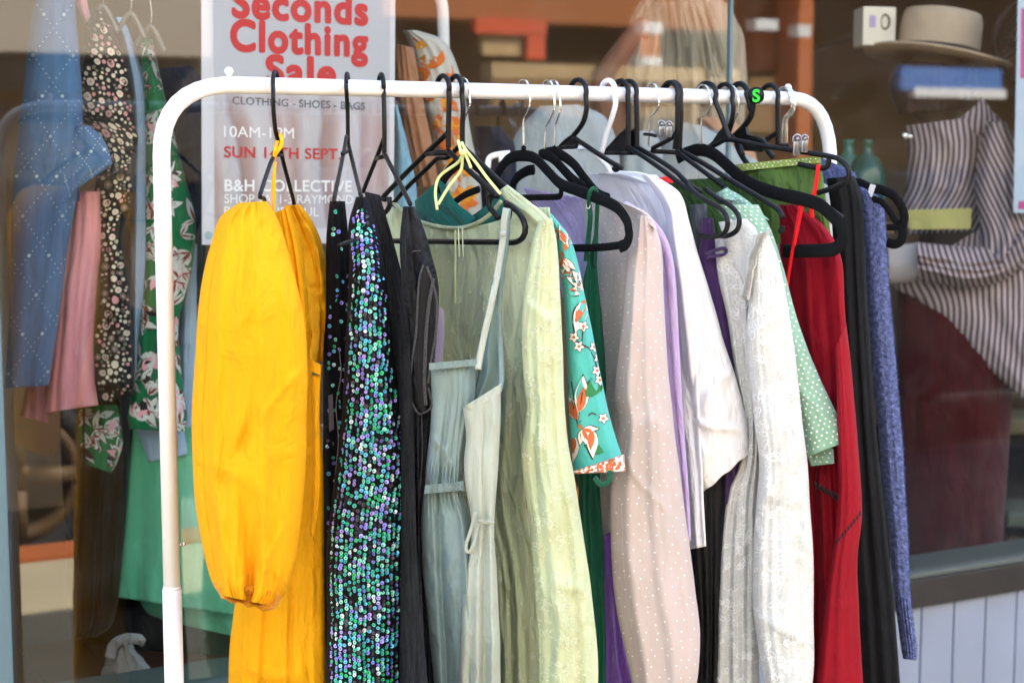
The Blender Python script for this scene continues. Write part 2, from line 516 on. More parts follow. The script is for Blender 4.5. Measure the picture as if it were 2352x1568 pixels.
for (a, c) in ((xl, xj - 0.004), (xj + 0.004, xr)):
    mb = MB(); mb.add([gw(a, 0, 0.437), gw(c, 0, 0.437), gw(c, 0, 2.501), gw(a, 0, 2.501)], [(0, 1, 2, 3)])
    mb.build('glass_pane', gm, shop, False)
mb = MB(); box(mb, gw, xj - 0.0035, xj + 0.0035, -0.006, 0.006, 0.437, 2.501)
mb.build('joint_strip', plain('joint_seal', C('#6f8a92', 0.7), 0.35), shop, False)
mb = MB(); box(mb, gw, -3.0, xl - 0.091, -0.2, 0.05, -0.05, 3.0); box(mb, gw, xr + 0.091, 6.0, -0.2, 0.05, -0.05, 3.0); box(mb, gw, xl - 0.091, xr + 0.091, -0.2, 0.048, 2.572, 3.0)
mb.build('render_wall', cream, shop, False)
mb = MB(); box(mb, gw, 6.201, 18.0, -0.2, 0.05, -0.05, 7.5); mb.build('added_shade_wall', cream, shop, False)  # unseen wall added to shade the ground on the right
mb = MB()
xa, xb, dB = -3.0, 6.0, -3.4
box(mb, gw, xa, xb, dB - 0.1, dB, -0.05, 2.9); box(mb, gw, xa - 0.1, xa, dB, -0.201, -0.05, 2.9); box(mb, gw, xb, xb + 0.1, dB, -0.201, -0.05, 2.9)
mb.build('interior_wall', plain('interior_paint', C('#a58e74', 0.9), 0.8, var=0.12, scale=1.2), shop, False)
mb = MB(); box(mb, gw, xa - 0.1, xb + 0.1, dB - 0.1, -0.201, 2.902, 3.0)
mb.build('interior_ceiling', plain('ceiling_paint', (0.5, 0.48, 0.45, 1), 0.9), shop, False)
mb = MB(); box(mb, gw, xa, xb, dB, -0.62, 0.0, 0.08)
mb.build('interior_floor', plain('floor_dark', (0.05, 0.04, 0.032, 1), 0.5, var=0.3), shop, False)
mb = MB()
for i in range(int(9.0 / 0.14)):
    box(mb, gw, xa + i * 0.14, xa + i * 0.14 + 0.137, -0.62, -0.131, 0.08, 0.37, 0, 0.002)
mb.build('display_platform', plain('brown_wood', C('#5a3a24', 0.8), 0.55, var=0.35, scale=5, bump=0.2), shop, False)
# ------------------------------------------------------------------ what the pane mirrors: the far side of the street
opp = thing('street_building', 'brown brick shop building across the street mirrored in the window', 'building', gw(0, 9.5, -0.12))
def rbox(mb, u0, v0, u1, v1, d, th, mi=0):
    a, c = gl(PR(u0, v1, d)), gl(PR(u1, v0, d))
    box(mb, gw, min(a[0], c[0]), max(a[0], c[0]), d, d + th, a[2], c[2], mi)
obr = plain('far_brick', C('#c46f3b', 0.95), 0.9, var=0.15, scale=3)
obe = plain('far_beige', C('#b7a791', 0.9), 0.9, var=0.12, scale=1.5)
odk = plain('far_shadow_glass', (0.07, 0.052, 0.03, 1), 0.3, var=0.3)
otan = plain('far_tan', C('#9c7a4a', 0.85), 0.9, var=0.35, scale=1.5)
mb = MB(); box(mb, gw, -25, 30, 11.5, 11.8, -0.12, 7)
mb.build('wall', plain('far_wall', C('#85683f', 0.8), 0.9, var=0.4, scale=1.2), opp, False)
mb = MB(); box(mb, gw, -25, 30, 9.5, 11.49, 3.6, 9.5); mb.build('bounce_storey', plain('bounce_cream', (0.72, 0.69, 0.63, 1), 0.9, var=0.08, scale=1), opp, False)  # unseen cream storey added to bounce frontal light onto the rack
mb = MB(); rbox(mb, -900, -700, 470, 92, 9.0, 0.4); mb.build('pale_wall', obe, opp, False)
mb = MB(); rbox(mb, 1870, -700, 3400, 186, 10.8, 0.3); mb.build('brown_wall', plain('far_brown', C('#7d5c3c', 0.7), 0.9, var=0.2), opp, False)
mb = MB(); rbox(mb, 880, -500, 1866, 36, 9.4, 0.5)
mb.build('fascia', plain('far_orange', C('#b06b39', 0.9), 0.9, var=0.15, scale=1), opp, False)
for a in ((-600, 100, 470, 192, 9.3, 0.2), (1260, 42, 1680, 125, 9.95, 0.1), (1690, 40, 1830, 110, 9.95, 0.1), (-600, 245, 470, 420, 9.35, 0.2)):
    mb = MB(); rbox(mb, *a); mb.build('shop_window', odk, opp, False)
plain('far_white', (0.8, 0.78, 0.72, 1), 0.6)
mb = MB(); rbox(mb, 2068, 160, 2300, 206, 8.9, 0.1); mb.build('blue_van_panel', plain('far_blue', C('#4f7fc4', 0.8), 0.6, var=0.15), opp, False)  # added flat panels standing for a blue and white van mirrored here
mb = MB(); rbox(mb, 2100, 206, 2310, 222, 8.88, 0.1); mb.build('van_white_band', _M['far_white'], opp, False)
for (u0, v0, u1, v1) in ((1828, -300, 1874, 420), (1738, 66, 1782, 160), (1470, 76, 1515, 240)):
    mb = MB(); rbox(mb, u0, v0, u1, v1, 9.0 if u0 > 1800 else 9.3, 0.35)
    mb.build('column', obr, opp, False)
for (u0, v0, u1, v1) in ((1736, 46, 1786, 68), (1833, 58, 1862, 84), (1478, 52, 1522, 76), (1476, 132, 1520, 150)):
    mb = MB(); rbox(mb, u0, v0, u1, v1, 8.8, 0.15)
    mb.build('white_lamp_box', _M['far_white'], opp, False)
mb = MB(); rbox(mb, 1092, 46, 1256, 76, 9.2, 0.1); rbox(mb, 1212, 76, 1252, 136, 9.2, 0.1)
mb.build('red_awning', plain('far_red', C('#dc5a30', 0.95), 0.8, var=0.1), opp, False)
mb = MB(); rbox(mb, 1110, 78, 1208, 126, 9.25, 0.1); rbox(mb, 1130, 160, 1700, 178, 9.1, 0.2)
mb.build('tan_panel', plain('far_tan2', C('#c9a978', 0.9), 0.9, var=0.25, scale=4), opp, False)
mb = MB(); rbox(mb, 1130, 180, 1820, 300, 9.6, 0.2)
mb.build('low_wall', otan, opp, False)
# parked car at the kerb: only its dark flank and tan wheel show, mirrored at the left edge
def build_car(cx, label):
    car = thing('parked_car', label, 'car', gw(cx, 4.1, -0.12), 'cars parked along the kerb')
    def cw(x, d, z): return gw(cx + x, 3.42 + d, -0.12 + z)
    prof = [(-3.5, 0.35), (-3.5, 0.75), (-3.3, 0.95), (-2.4, 1.02), (-1.9, 1.45), (-0.4, 1.5), (0.3, 1.02), (0.85, 0.95), (0.95, 0.6), (0.9, 0.3)]
    mb = MB()
    n = len(prof)
    secs = [(0.0, 0.92), (0.06, 1.0), (1.62, 1.0), (1.68, 0.92)]
    vs = []
    for d, k in secs:
        for x, z in prof: vs.append(cw(-1.3 + (x + 1.3) * (0.97 + 0.03 * k), d + (0.12 if z > 1.2 and d < 1 else (-0.12 if z > 1.2 else 0)), 0.3 + (z - 0.3) * (0.97 + 0.03 * k)))
    fs = [tuple(range(n)), tuple(3 * n + i for i in range(n - 1, -1, -1))]
    for q in range(3):
        for i in range(n): fs.append((q * n + i, q * n + (i + 1) % n, (q + 1) * n + (i + 1) % n, (q + 1) * n + i))
    mb.add(vs, fs)
    mb.build('body', plain('car_paint', (0.012, 0.013, 0.016, 1), 0.25, var=0.1, coat=1.0), car, False)
    mb = MB(); mb.add([cw(-1.85, -0.002 + 0.05, 1.06), cw(0.05, 0.05, 1.06), cw(-0.45, 0.115, 1.42), cw(-1.75, 0.115, 1.42)], [(0, 1, 2, 3)])
    mb.build('side_window', plain('car_glass', (0.02, 0.025, 0.03, 1), 0.08), car, False)
    def wheel(x, d):
        w = MB()
        def ring(r0, r1, a0, a1, mi, n=32):
            vs, fs = [], []
            for k in range(n):
                a = 2 * math.pi * k / n
                for r, dd in ((r0, a0), (r1, a0), (r1, a1), (r0, a1)): vs.append(cw(x + r * math.cos(a), d + dd, 0.33 + r * math.sin(a)))
            for k in range(n):
                k2 = (k + 1) % n
                for j in range(4): fs.append((k * 4 + j, k * 4 + (j + 1) % 4, k2 * 4 + (j + 1) % 4, k2 * 4 + j))
            w.add(vs, fs, mi)
        ring(0.25, 0.33, -0.02, 0.18, 0)
        o = w.build('wheel', plain('tyre', (0.02, 0.02, 0.02, 1), 0.8), car)
        w = MB(); ring(0.205, 0.249, -0.03, 0.1, 0); ring(0.0, 0.06, -0.03, 0.1, 0)
        for k in range(4):
            a = math.pi / 2 * k
            tube(w, [cw(x + 0.05 * math.cos(a), d - 0.02, 0.33 + 0.05 * math.sin(a)), cw(x + 0.22 * math.cos(a), d - 0.02, 0.33 + 0.22 * math.sin(a))], 0.035, 8)
        w.build('rim', plain('rim_tan', C('#7d5c30', 0.5), 0.6, 0.1), o)
    for xx in (0.02, -2.6):
        for dd in (-0.03, 1.54): wheel(xx, dd)

build_car(gl(PR(30, 1110, 3.35))[0], 'dark parked car with tan spoked wheels mirrored in the left of the window')
build_car(6.3, 'added dark car blocking the road reflection behind the maroon skirt')  # second car added to darken the reflection over the maroon skirt
# ------------------------------------------------------------------ clothes rack
white_tube = plain('white_tube', (0.84, 0.85, 0.88, 1), 0.38, var=0.06, scale=25, coat=0.15, bump=0.1, bscale=40)
blackpl = plain('black_plastic', (0.006, 0.006, 0.007, 1), 0.38, var=0.2, bump=0.08, bscale=300, spec=0.22)
blackvel = plain('black_velvet', (0.006, 0.006, 0.007, 1), 0.95, var=0.5, scale=80, spec=0.15)
chrome = plain('chrome', (0.82, 0.83, 0.84, 1), 0.12, 1.0, var=0.03)
whitepl = plain('white_plastic', (0.82, 0.82, 0.83, 1), 0.35, var=0.02)
A_, B_ = P(578, 196.6, rail_Y(578)), P(1580, 221, rail_Y(1580))
rd = (B_ - A_); rd.z = 0
def rail_pt(u, dz=0):
    Y = rail_Y(u); k = (u - W / 2) / F
    x = k * Y
    t = (x - A_.x) / (B_.x - A_.x)
    return Vector((x, Y, A_.z + (B_.z - A_.z) * t + dz))
rack = thing('garment_rack', 'white metal clothes rack with rounded corners outside the shop window', 'clothes rack', P(372, 400, rail_Y(372)) * 1.0)
rack.location.z = 0
pl_t, pr_t = rail_pt(376), rail_pt(1903)
ez = Vector((0, 0, 1))
dirx = (pr_t - pl_t).normalized()
dirh = Vector((dirx.x, dirx.y, 0)).normalized()
def arc(c0, c1, corner, n=8):
    return [(c0 * (1 - t) ** 2 + corner * 2 * t * (1 - t) + c1 * t * t) for t in [i / n for i in range(n + 1)]]
rl = 0.105
lt, rt = pl_t, pr_t
path = [lt - ez * 0.75] + arc(lt - ez * rl, lt + dirx * rl, lt + Vector((0, 0, -0.006))) + arc(rt - dirx * rl * 0.9, rt - ez * rl * 1.25, rt + Vector((0, 0, -0.004))) + [rt - ez * 0.75]
mb = MB(); tube(mb, path, 0.0128, 20, smooth=False)
mb.build('rail', white_tube, rack)
for p, in ((lt,), (rt,)):
    mb = MB(); tube(mb, [p - ez * 0.7498, p - ez * 0.754], 0.0134, 18, smooth=False); tube(mb, [p - ez * 0.7545, Vector((p.x, p.y, 0.05))], 0.0145, 20, smooth=False)
    post = mb.build('post', white_tube, rack)
    q = Vector((p.x, p.y, 0.0))
    fd = Vector((dirh.y, -dirh.x, 0))
    mb = MB(); tube(mb, [q + fd * 0.23 + ez * 0.03, q + fd * 0.2 + ez * 0.045, q - fd * 0.2 + ez * 0.045, q - fd * 0.23 + ez * 0.03], 0.0125, 14, smooth=False)
    mb.build('foot', white_tube, rack)
q = lt - ez * 0.688
mb = MB(); tube(mb, [q + dirh * 0.012, q + dirh * 0.02], 0.0022, 8, smooth=False); ball(mb, q + dirh * 0.0205, 0.0035, 0, n=6)
mb.build('locking_pin', chrome, rack)
for u in (537, 1808):
    p = rail_pt(u, 0.0128) - Vector((dirh.y, -dirh.x, 0)) * 0.006
    mb = MB(); tube(mb, [p - ez * 0.004, p + ez * 0.004], 0.003, 8, smooth=False); ball(mb, p + ez * 0.0075, 0.0068, n=8)
    mb.build('end_knob', whitepl, rack)
# ------------------------------------------------------------------ hangers: traced on their own upright planes
def on_plane(pl, pts): return [P(u, v, pl(u, v)) for u, v in pts]
def pnormal(th):
    t = R_(th); return Vector((math.cos(t), math.sin(t), 0))
def hook_pts(u0, th, r=0.019, tip=-35, flip=1):
    """bent hook over the rail: from the tip behind, over the top, to the near side"""
    c = rail_pt(u0); t = R_(th); d = Vector((math.sin(t), -math.cos(t), 0)) * flip
    out = []
    for k in range(11):
        a = R_(180 - tip - (180 - tip) * k / 10 - 0)
        a = R_(210 - 210 * k / 10)
        out.append(c + d * (r * math.cos(a)) + ez * (r * math.sin(a) + 0.002))
    return out
def hanger(label, u0, th, hook, frame, kind, r=0.0036, cat='hanger', extra=None, wide=0.0085, thin=0.003, hr=None):
    """hook and frame: lists of traced polylines; kind plastic / white / velvet"""
    us, best = hook[0][0][0], (9e9, u0)           # the bar crosses the hook where its stem stands 2 cm nearer
    for k in range(-60, 61):
        c_ = u0 + k; p_ = rail_pt(c_); n_ = V2(p_ + Vector((math.sin(R_(th)), -math.cos(R_(th)), 0)) * 0.0195)[0]
        if abs(n_ - us) < best[0]: best = (abs(n_ - us), c_)
    u0 = best[1]
    pl = plane_Y(u0, th)
    loc = rail_pt(u0)
    t = thing('clothes_hanger', label, cat, loc, 'hangers on the white rack')
    hm = {'plastic': blackpl, 'white': whitepl, 'velvet': chrome, 'clip': chrome}[kind]
    fm = {'plastic': blackpl, 'white': whitepl, 'velvet': blackvel, 'clip': blackpl}[kind]
    hr = hr or {'plastic': r * 1.05, 'white': r, 'velvet': 0.0017, 'clip': 0.0017}[kind]
    mb = MB()
    for line in hook:
        over = hook_pts(u0, th, 0.0165 + hr)
        tr = on_plane(pl, line)
        tube(mb, over + tr, hr, 10, n=60)
    mb.build('hook', hm, t)
    if frame:
        mb = MB()
        for line in frame:
            w = None
            if isinstance(line, dict): w = line.get('w'); line = line['p']
            pts = on_plane(pl, line)
            if kind == 'velvet': tube(mb, pts, 1, 12, flat=(w or wide, thin), nrm=pnormal(th), n=max(16, 8 * len(pts)))
            else: tube(mb, pts, w or r, 10, n=max(8, 6 * len(pts)), smooth=len(pts) > 2)
        mb.build('frame', fm, t)
    if extra: extra(t, pl)
    return t
def plate(t, pl, pts, th, mat_, name='neck_plate', thick=0.003):
    q = on_plane(pl, pts); n = pnormal(th) * thick
    mb = MB(); k = len(q)
    mb.add([p - n for p in q] + [p + n for p in q], [tuple(range(k)), tuple(range(2 * k - 1, k - 1, -1))] + [(i, i + k, (i + 1) % k + k, (i + 1) % k) for i in range(k)])
    mb.build(name, mat_, t, False)

hanger('slim black tube hanger under the yellow dress, leftmost on the rail', 633, -3,
       [T(z4, (748, 640), (750, 760), (765, 900), (788, 985))],
       [T(z4, (788, 985), (765, 1050), (730, 1115), (660, 1325), (664, 1350), (690, 1372), (676, 1500)), T(z4, (790, 985), (820, 1120), (880, 1345), (890, 1395), (905, 1500), (890, 1540)),
        T(z4, (752, 1062), (806, 1058)), [(630, 570), (690, 551)]], 'plastic', 0.0032)
hanger('slim black tube hanger holding the sequin top', 795, 1,
       [T(z4, (1247, 600), (1256, 760), (1259, 985))],
       [T(z4, (1250, 930), (1228, 1050), (1168, 1340), (1165, 1390)), T(z4, (1262, 985), (1310, 1190), (1348, 1340)), T(z4, (1222, 1050), (1262, 1030)), [(778, 563), (815, 551)]], 'plastic', 0.0032)
hanger('slim black tube hanger holding the black denim pinafore', 884, 15.6,
       [T(z4, (1503, 620), (1508, 850), (1508, 1055))],
       [T(z4, (1504, 950), (1450, 1090), (1362, 1310)), T(z4, (1510, 1055), (1560, 1150), (1600, 1225), (1685, 1395)), T(z4, (1448, 1088), (1505, 1068))], 'plastic', 0.0036)
hanger('black tube hanger with notched arms carrying the sage jumpsuit strap', 1032, 32,
       [T(z5, (549, 620), (551, 700), (546, 850), (545, 1010))],
       [T(z5, (535, 915), (470, 975), (400, 1042), (250, 1190), (110, 1335), (96, 1362), (118, 1362)), T(z5, (396, 1052), (545, 1042)),
        T(zn, (850, 195), (1100, 430), (1300, 610), (1490, 785)), T(zn, (1500, 1060), (1400, 930), (1385, 850), (1400, 770), (1470, 760)),
        T(zn, (1590, 860), (1640, 950), (1625, 1070), (1590, 1085)), T(zn, (1600, 870), (1690, 930), (1790, 1030), (1845, 1180), (1810, 1310), (1700, 1368), (1500, 1366), (900, 1362), (110, 1350)),
        T(zn, (105, 790), (110, 900), (60, 980), (-20, 1040))], 'plastic', 0.0046, hr=0.0044)
hanger('black tube hanger behind the notched one, under the pale green dress', 1058, 32,
       [T(z5, (638, 640), (646, 740), (642, 850), (640, 1000))],
       [T(z5, (620, 1000), (540, 1075), (470, 1085), (390, 1160), (270, 1275), (160, 1400)), T(z5, (640, 1000), (760, 1110), (930, 1270), (1010, 1330))], 'plastic', 0.0042)
def vel(u0, th): pass
hanger('black velvet hanger in the collar of the turquoise floral top', 1074, 34,
       [T(z5, (688, 660), (692, 720), (660, 800), (655, 850), (652, 1010))],
       [T(zn, (740, 720), (800, 560), (900, 430), (1030, 330), (1120, 315), (1240, 400), (1400, 540), (1560, 660)), {'p': T(zn, (930, 860), (1080, 760), (1250, 690)), 'w': 0.006}], 'velvet', wide=0.0105)
hanger('black velvet hanger in front with broad shoulder holding dark green straps', 1216, 33,
       [T(z5, (1100, 650), (1103, 710), (1085, 770), (1060, 825), (1060, 1000))],
       [T(z5, (860, 1230), (910, 1140), (970, 1080), (1060, 1065), (1140, 1085), (1220, 1165), (1310, 1255), (1420, 1300), (1540, 1345), (1640, 1385), (1710, 1430), (1765, 1510), (1777, 1570)) + [(1445, 542), (1438, 560), (1424, 567)],
        {'p': [(1425, 563), (1380, 568), (1310, 570)], 'w': 0.0062}, {'p': T(z5, (1060, 1000), (1060, 1030)), 'w': 0.006}], 'velvet', wide=0.0095)
hanger('black velvet hanger with chrome hook, inside the pink dotted blouse', 1268, 33,
       [T(z5, (1266, 660), (1270, 740), (1240, 820), (1212, 875), (1205, 1020))],
       [T(z5, (970, 1310), (1010, 1220), (1080, 1170), (1130, 1160)), T(z5, (1190, 1050), (1260, 1085), (1350, 1180), (1400, 1230), (1480, 1290)), {'p': T(z5, (1030, 1352), (1150, 1350), (1290, 1345), (1315, 1325), (1315, 1260)), 'w': 0.0055}], 'velvet', wide=0.009)
hanger('second chrome hooked velvet hanger, inside the lilac top', 1286, 33,
       [T(z5, (1306, 660), (1310, 750), (1290, 820), (1276, 870), (1270, 1000))],
       [T(z5, (1170, 1060), (1240, 1040), (1300, 1050), (1400, 1120), (1470, 1210), (1560, 1320), (1640, 1360)), {'p': T(z5, (1272, 1000), (1272, 1025)), 'w': 0.006}], 'velvet', wide=0.009)
hanger('empty armed black plastic hanger with short knobbed right arm', 1344, 40,
       [T(z5, (1485, 660), (1490, 740), (1465, 840), (1400, 930))],
       [T(z5, (1400, 930), (1350, 965), (1300, 1015)), T(z5, (1400, 940), (1560, 1045), (1660, 1110), (1732, 1150)), T(z5, (1710, 1150), (1690, 1162), (1675, 1150)), T(z5, (1310, 1008), (1420, 1000))], 'plastic', 0.0043, extra=lambda t, pl: plate(t, pl, T(z5, (1395, 935), (1440, 960), (1420, 1010), (1395, 1020), (1330, 1000)), 40, blackpl))
hanger('white plastic hanger under the white blouse', 1412, 33,
       [T(z5, (1683, 660), (1688, 710), (1668, 790), (1625, 920), (1595, 1040))],
       [T(z5, (1440, 1015), (1500, 1015), (1560, 1060), (1625, 1130), (1655, 1180)), T(z5, (1595, 1040), (1560, 1060))], 'white', 0.0046)
for (u0, dx, lab, fr1) in ((1442, 0, 'black plastic hanger with neck plate, right of the white hanger', T(z8, (-60, 262), (0, 322), (80, 372), (165, 425), (200, 500), (180, 570), (110, 596), (20, 590))),
                     (1464, 58, 'black plastic hanger with neck plate, twin behind its neighbour', T(z8, (60, 290), (130, 345), (220, 400), (272, 470), (262, 550), (200, 590), (140, 590)))):
    hanger(lab, u0 - 8, 38, [T(z5, (1772 + dx, 660), (1776 + dx, 780), (1776 + dx, 1005))],
           [T(z5, (1776 + dx, 1005), (1900 + dx * 1.2, 1085), (2020 + dx * 1.3, 1170), (2140 + dx * 0.9, 1262), (2220 + dx * 0.9, 1312)), T(z5, (1620 + dx, 1045), (1776 + dx, 1045)), T(z5, (1765 + dx, 890), (1720 + dx, 930), (1620 + dx, 1040)), fr1],
           'plastic', 0.0043, extra=lambda t, pl, dx=dx: plate(t, pl, T(z5, (1768 + dx, 900), (1772 + dx, 1040), (1630 + dx, 1040), (1720 + dx, 930)), 38, blackpl))
def clips(pts):
    def f(t, pl):
        for (q, s) in pts:
            c = on_plane(pl, [q])[0] - Vector((0, 0.012, 0))
            mb = MB()
            tube(mb, [c + Vector((-.008 * s, 0, .0)), c + Vector((-.008 * s, 0, .012 * s)), c + Vector((0, 0, .018 * s)), c + Vector((.008 * s, 0, .012 * s)), c + Vector((.008 * s, 0, 0))], 0.0028 * s, 8, n=20)
            box(mb, lambda x, d, z: c + Vector((x, d, z)), -0.009 * s, 0.009 * s, -0.004, 0.004, -0.03 * s, 0.002, 0, 0.002)
            ball(mb, c + Vector((0, -0.004, 0.008 * s)), 0.005 * s, n=6)
            mb.build('clip', plain('clip_steel', (0.3, 0.3, 0.31, 1), 0.25, 0.9), t)
    return f
hanger('thin chrome clip hanger with two silver clips left of the black pair', 1515, 33,
       [T(z6, (300, 660), (305, 715), (280, 770), (245, 812), (232, 1000))], [T(z6, (205, 918), (240, 920), (285, 930))], 'clip', 0.003, extra=clips([(z6(318, 870), 0.62), (z6(368, 872), 0.58)]))
hanger('black plastic hanger with long arm above the mint dotted top', 1556, 38,
       [T(z6, (430, 670), (432, 760), (428, 900), (412, 1020))],
       [T(z6, (425, 1035), (560, 1135), (680, 1225), (770, 1290)), T(z6, (425, 900), (390, 945), (260, 1015)), T(z6, (255, 1035), (420, 1042))], 'plastic', 0.0042)
hanger('longest armed black plastic hanger of the middle pair, ending above the red dress', 1566, 38,
       [T(z6, (452, 680), (455, 780), (448, 930), (445, 1020))],
       [T(z6, (450, 1030), (600, 1112), (750, 1205), (900, 1295), (1050, 1385), (1125, 1435), (1152, 1490)), T(z6, (1150, 1545), (1145, 1575), (1130, 1582))], 'plastic', 0.0046)
hanger('black velvet hanger holding the red strap dress', 1632, 36,
       [T(z6, (655, 670), (662, 715), (630, 770), (598, 815), (590, 990))],
       [T(z6, (430, 1080), (500, 1045), (590, 1025), (680, 1055), (770, 1130), (850, 1200), (960, 1270), (1120, 1325), (1280, 1360), (1400, 1400)) + [(1905, 490), (1928, 515), (1936, 545), (1922, 568), (1895, 575), (1800, 577)], {'p': T(z6, (590, 992), (590, 1020)), 'w': 0.007}], 'velvet', wide=0.0115)
hanger('black plastic clip hanger with level bar reaching past the right post', 1660, 47,
       [T(z6, (690, 690), (722, 770), (755, 860), (785, 950))],
       [T(z6, (640, 1015), (700, 985), (785, 955), (1000, 995), (1200, 1025), (1320, 1045), (1450, 1065), (1540, 1090), (1595, 1145), (1605, 1200), (1575, 1250), (1480, 1290), (1390, 1320)), T(z6, (1468, 1085), (1460, 1130), (1430, 1150), (1350, 1140), (1260, 1122))], 'plastic', 0.0047,
       extra=lambda t, pl: (plate(t, pl, T(z6, (755, 860), (785, 950), (650, 1005), (720, 900)), 47, blackpl), clips([(z6(1240, 975), 0.75), (z6(1292, 968), 0.62)])(t, pl)))
hanger('black plastic hanger with bowed hook between the long bar and the S hanger', 1688, 38,
       [T(z6, (805, 680), (814, 740), (800, 830), (765, 900))],
       [T(z6, (765, 900), (700, 960), (640, 1010)), T(z6, (770, 900), (850, 990), (880, 1060))], 'plastic', 0.0042)
hanger('thin chrome hook hanger beside the S hanger', 1700, 34,
       [T(z6, (842, 660), (850, 700), (845, 770), (815, 820))], [T(z6, (815, 820), (790, 900), (760, 960))], 'clip', 0.003)
def s_disc(t, pl):
    c = on_plane(pl, [z6(962, 655)])[0] - Vector((0, 0.012, 0))
    mb = MB(); tube(mb, [c, c + Vector((0, 0.006, 0))], 0.0152, 28, smooth=False)
    d = mb.build('size_disc', blackpl, t, True)
    cu = bpy.data.curves.new('size_letter', 'FONT'); cu.body = 'S'; cu.align_x = 'CENTER'; cu.align_y = 'CENTER'; cu.size = 0.03; cu.offset = 0.0009; cu.extrude = 0.0004
    o = bpy.data.objects.new('size_letter', cu); COL.objects.link(o)
    me = bpy.data.meshes.new_from_object(o.evaluated_get(bpy.context.evaluated_depsgraph_get()))
    bpy.data.objects.remove(o)
    me.transform(Matrix.Rotation(math.pi / 2, 4, 'X')); me.transform(Matrix.Translation(c - parent_loc(t) - Vector((0, 0.0012, 0.0018))))
    me.materials.append(plain('green_print', C('#14d834', 0.9), 0.5))
    s = bpy.data.objects.new('size_letter', me); COL.objects.link(s); s.parent = d
    mb = MB(); tube(mb, on_plane(pl, T(z6, (950, 700), (935, 790), (890, 860), (815, 935))), 0.0055, 10)
    mb.build('neck', blackpl, t)
    plate(t, pl, T(z6, (900, 850), (915, 920), (985, 940), (1030, 985), (1010, 1040), (880, 1030), (830, 1000), (815, 930)), 38, blackpl)
hanger('black hanger with round size disc marked S', 1722, 38,
       [T(z6, (905, 640), (920, 690), (940, 760))],
       [T(z6, (840, 1000), (875, 1070), (930, 1145), (1020, 1205), (1150, 1258), (1300, 1322), (1430, 1400), (1555, 1488)), T(z6, (960, 945), (1020, 970), (1050, 1030), (1085, 1075))], 'plastic', 0.0052, extra=s_disc)
hanger('black tube hanger with square hook, last black one before the right corner', 1768, 40,
       [T(z6, (1116, 690), (1118, 800), (1118, 990))], [T(z6, (1112, 905), (1070, 935), (1020, 970))], 'plastic', 0.0046)
hanger('paired chrome hook hanger at the right corner, front one of two', 1806, 34,
       [T(z6, (1207, 670), (1212, 720), (1190, 770), (1155, 822), (1147, 985))], [T(z6, (1130, 990), (1165, 995))], 'clip', 0.003)
hanger('paired chrome hook hanger at the right corner, rear one of two', 1815, 34,
       [T(z6, (1222, 680), (1226, 725), (1205, 775), (1172, 822), (1168, 985))], [T(z6, (1155, 990), (1190, 995))], 'clip', 0.003)
def last_tag(t, pl):
    q = on_plane(pl, T(zr, (1270, 620), (1340, 640), (1290, 790), (1225, 760)))
    mb = MB(); mb.add([p + Vector((0.0, -0.008, 0)) for p in q] + [p + Vector((0, -0.007, 0)) for p in q], [(0, 1, 2, 3), (7, 6, 5, 4), (0, 4, 5, 1), (1, 5, 6, 2), (2, 6, 7, 3), (3, 7, 4, 0)])
    mb.build('white_size_clip', whitepl, t, False)
hanger('glossy black hanger frame poking out behind the blue knit at the far right', 1830, 44, [T(z6, (1232, 690), (1236, 730), (1215, 780), (1182, 822), (1178, 985))],
       [T(zr, (1030, 600), (1150, 615), (1290, 680), (1400, 690), (1560, 760), (1660, 880), (1715, 1020), (1700, 1150), (1690, 1280), (1660, 1360), (1580, 1390), (1500, 1370)), {'p': T(zr, (1310, 810), (1420, 850), (1520, 960), (1590, 1080), (1640, 1120)), 'w': 0.006}, {'p': T(zr, (1690, 1150), (1600, 1170), (1500, 1180)), 'w': 0.006}], 'velvet', wide=0.0085, thin=0.004, extra=last_tag)
# ------------------------------------------------------------------ garments on the rack
def garment(name, label, cat, u, v, Y, group='garments on the rack'):
    p = P(u, v, Y)
    return thing(name, label, cat, Vector((p.x, p.y, p.z)), group)
def strap(t, pts, mats, w=0.003, th=0.001, name='strap', n=None):
    mb = MB()
    p3 = [P(*q) for q in pts]
    tube(mb, p3, 1, 8, flat=(w, th), nrm=Vector((0.1, -1, 0)), n=n or max(14, 6 * len(pts)))
    return mb.build(name, mats, t)
lerp = lambda a, b, k: a + (b - a) * k
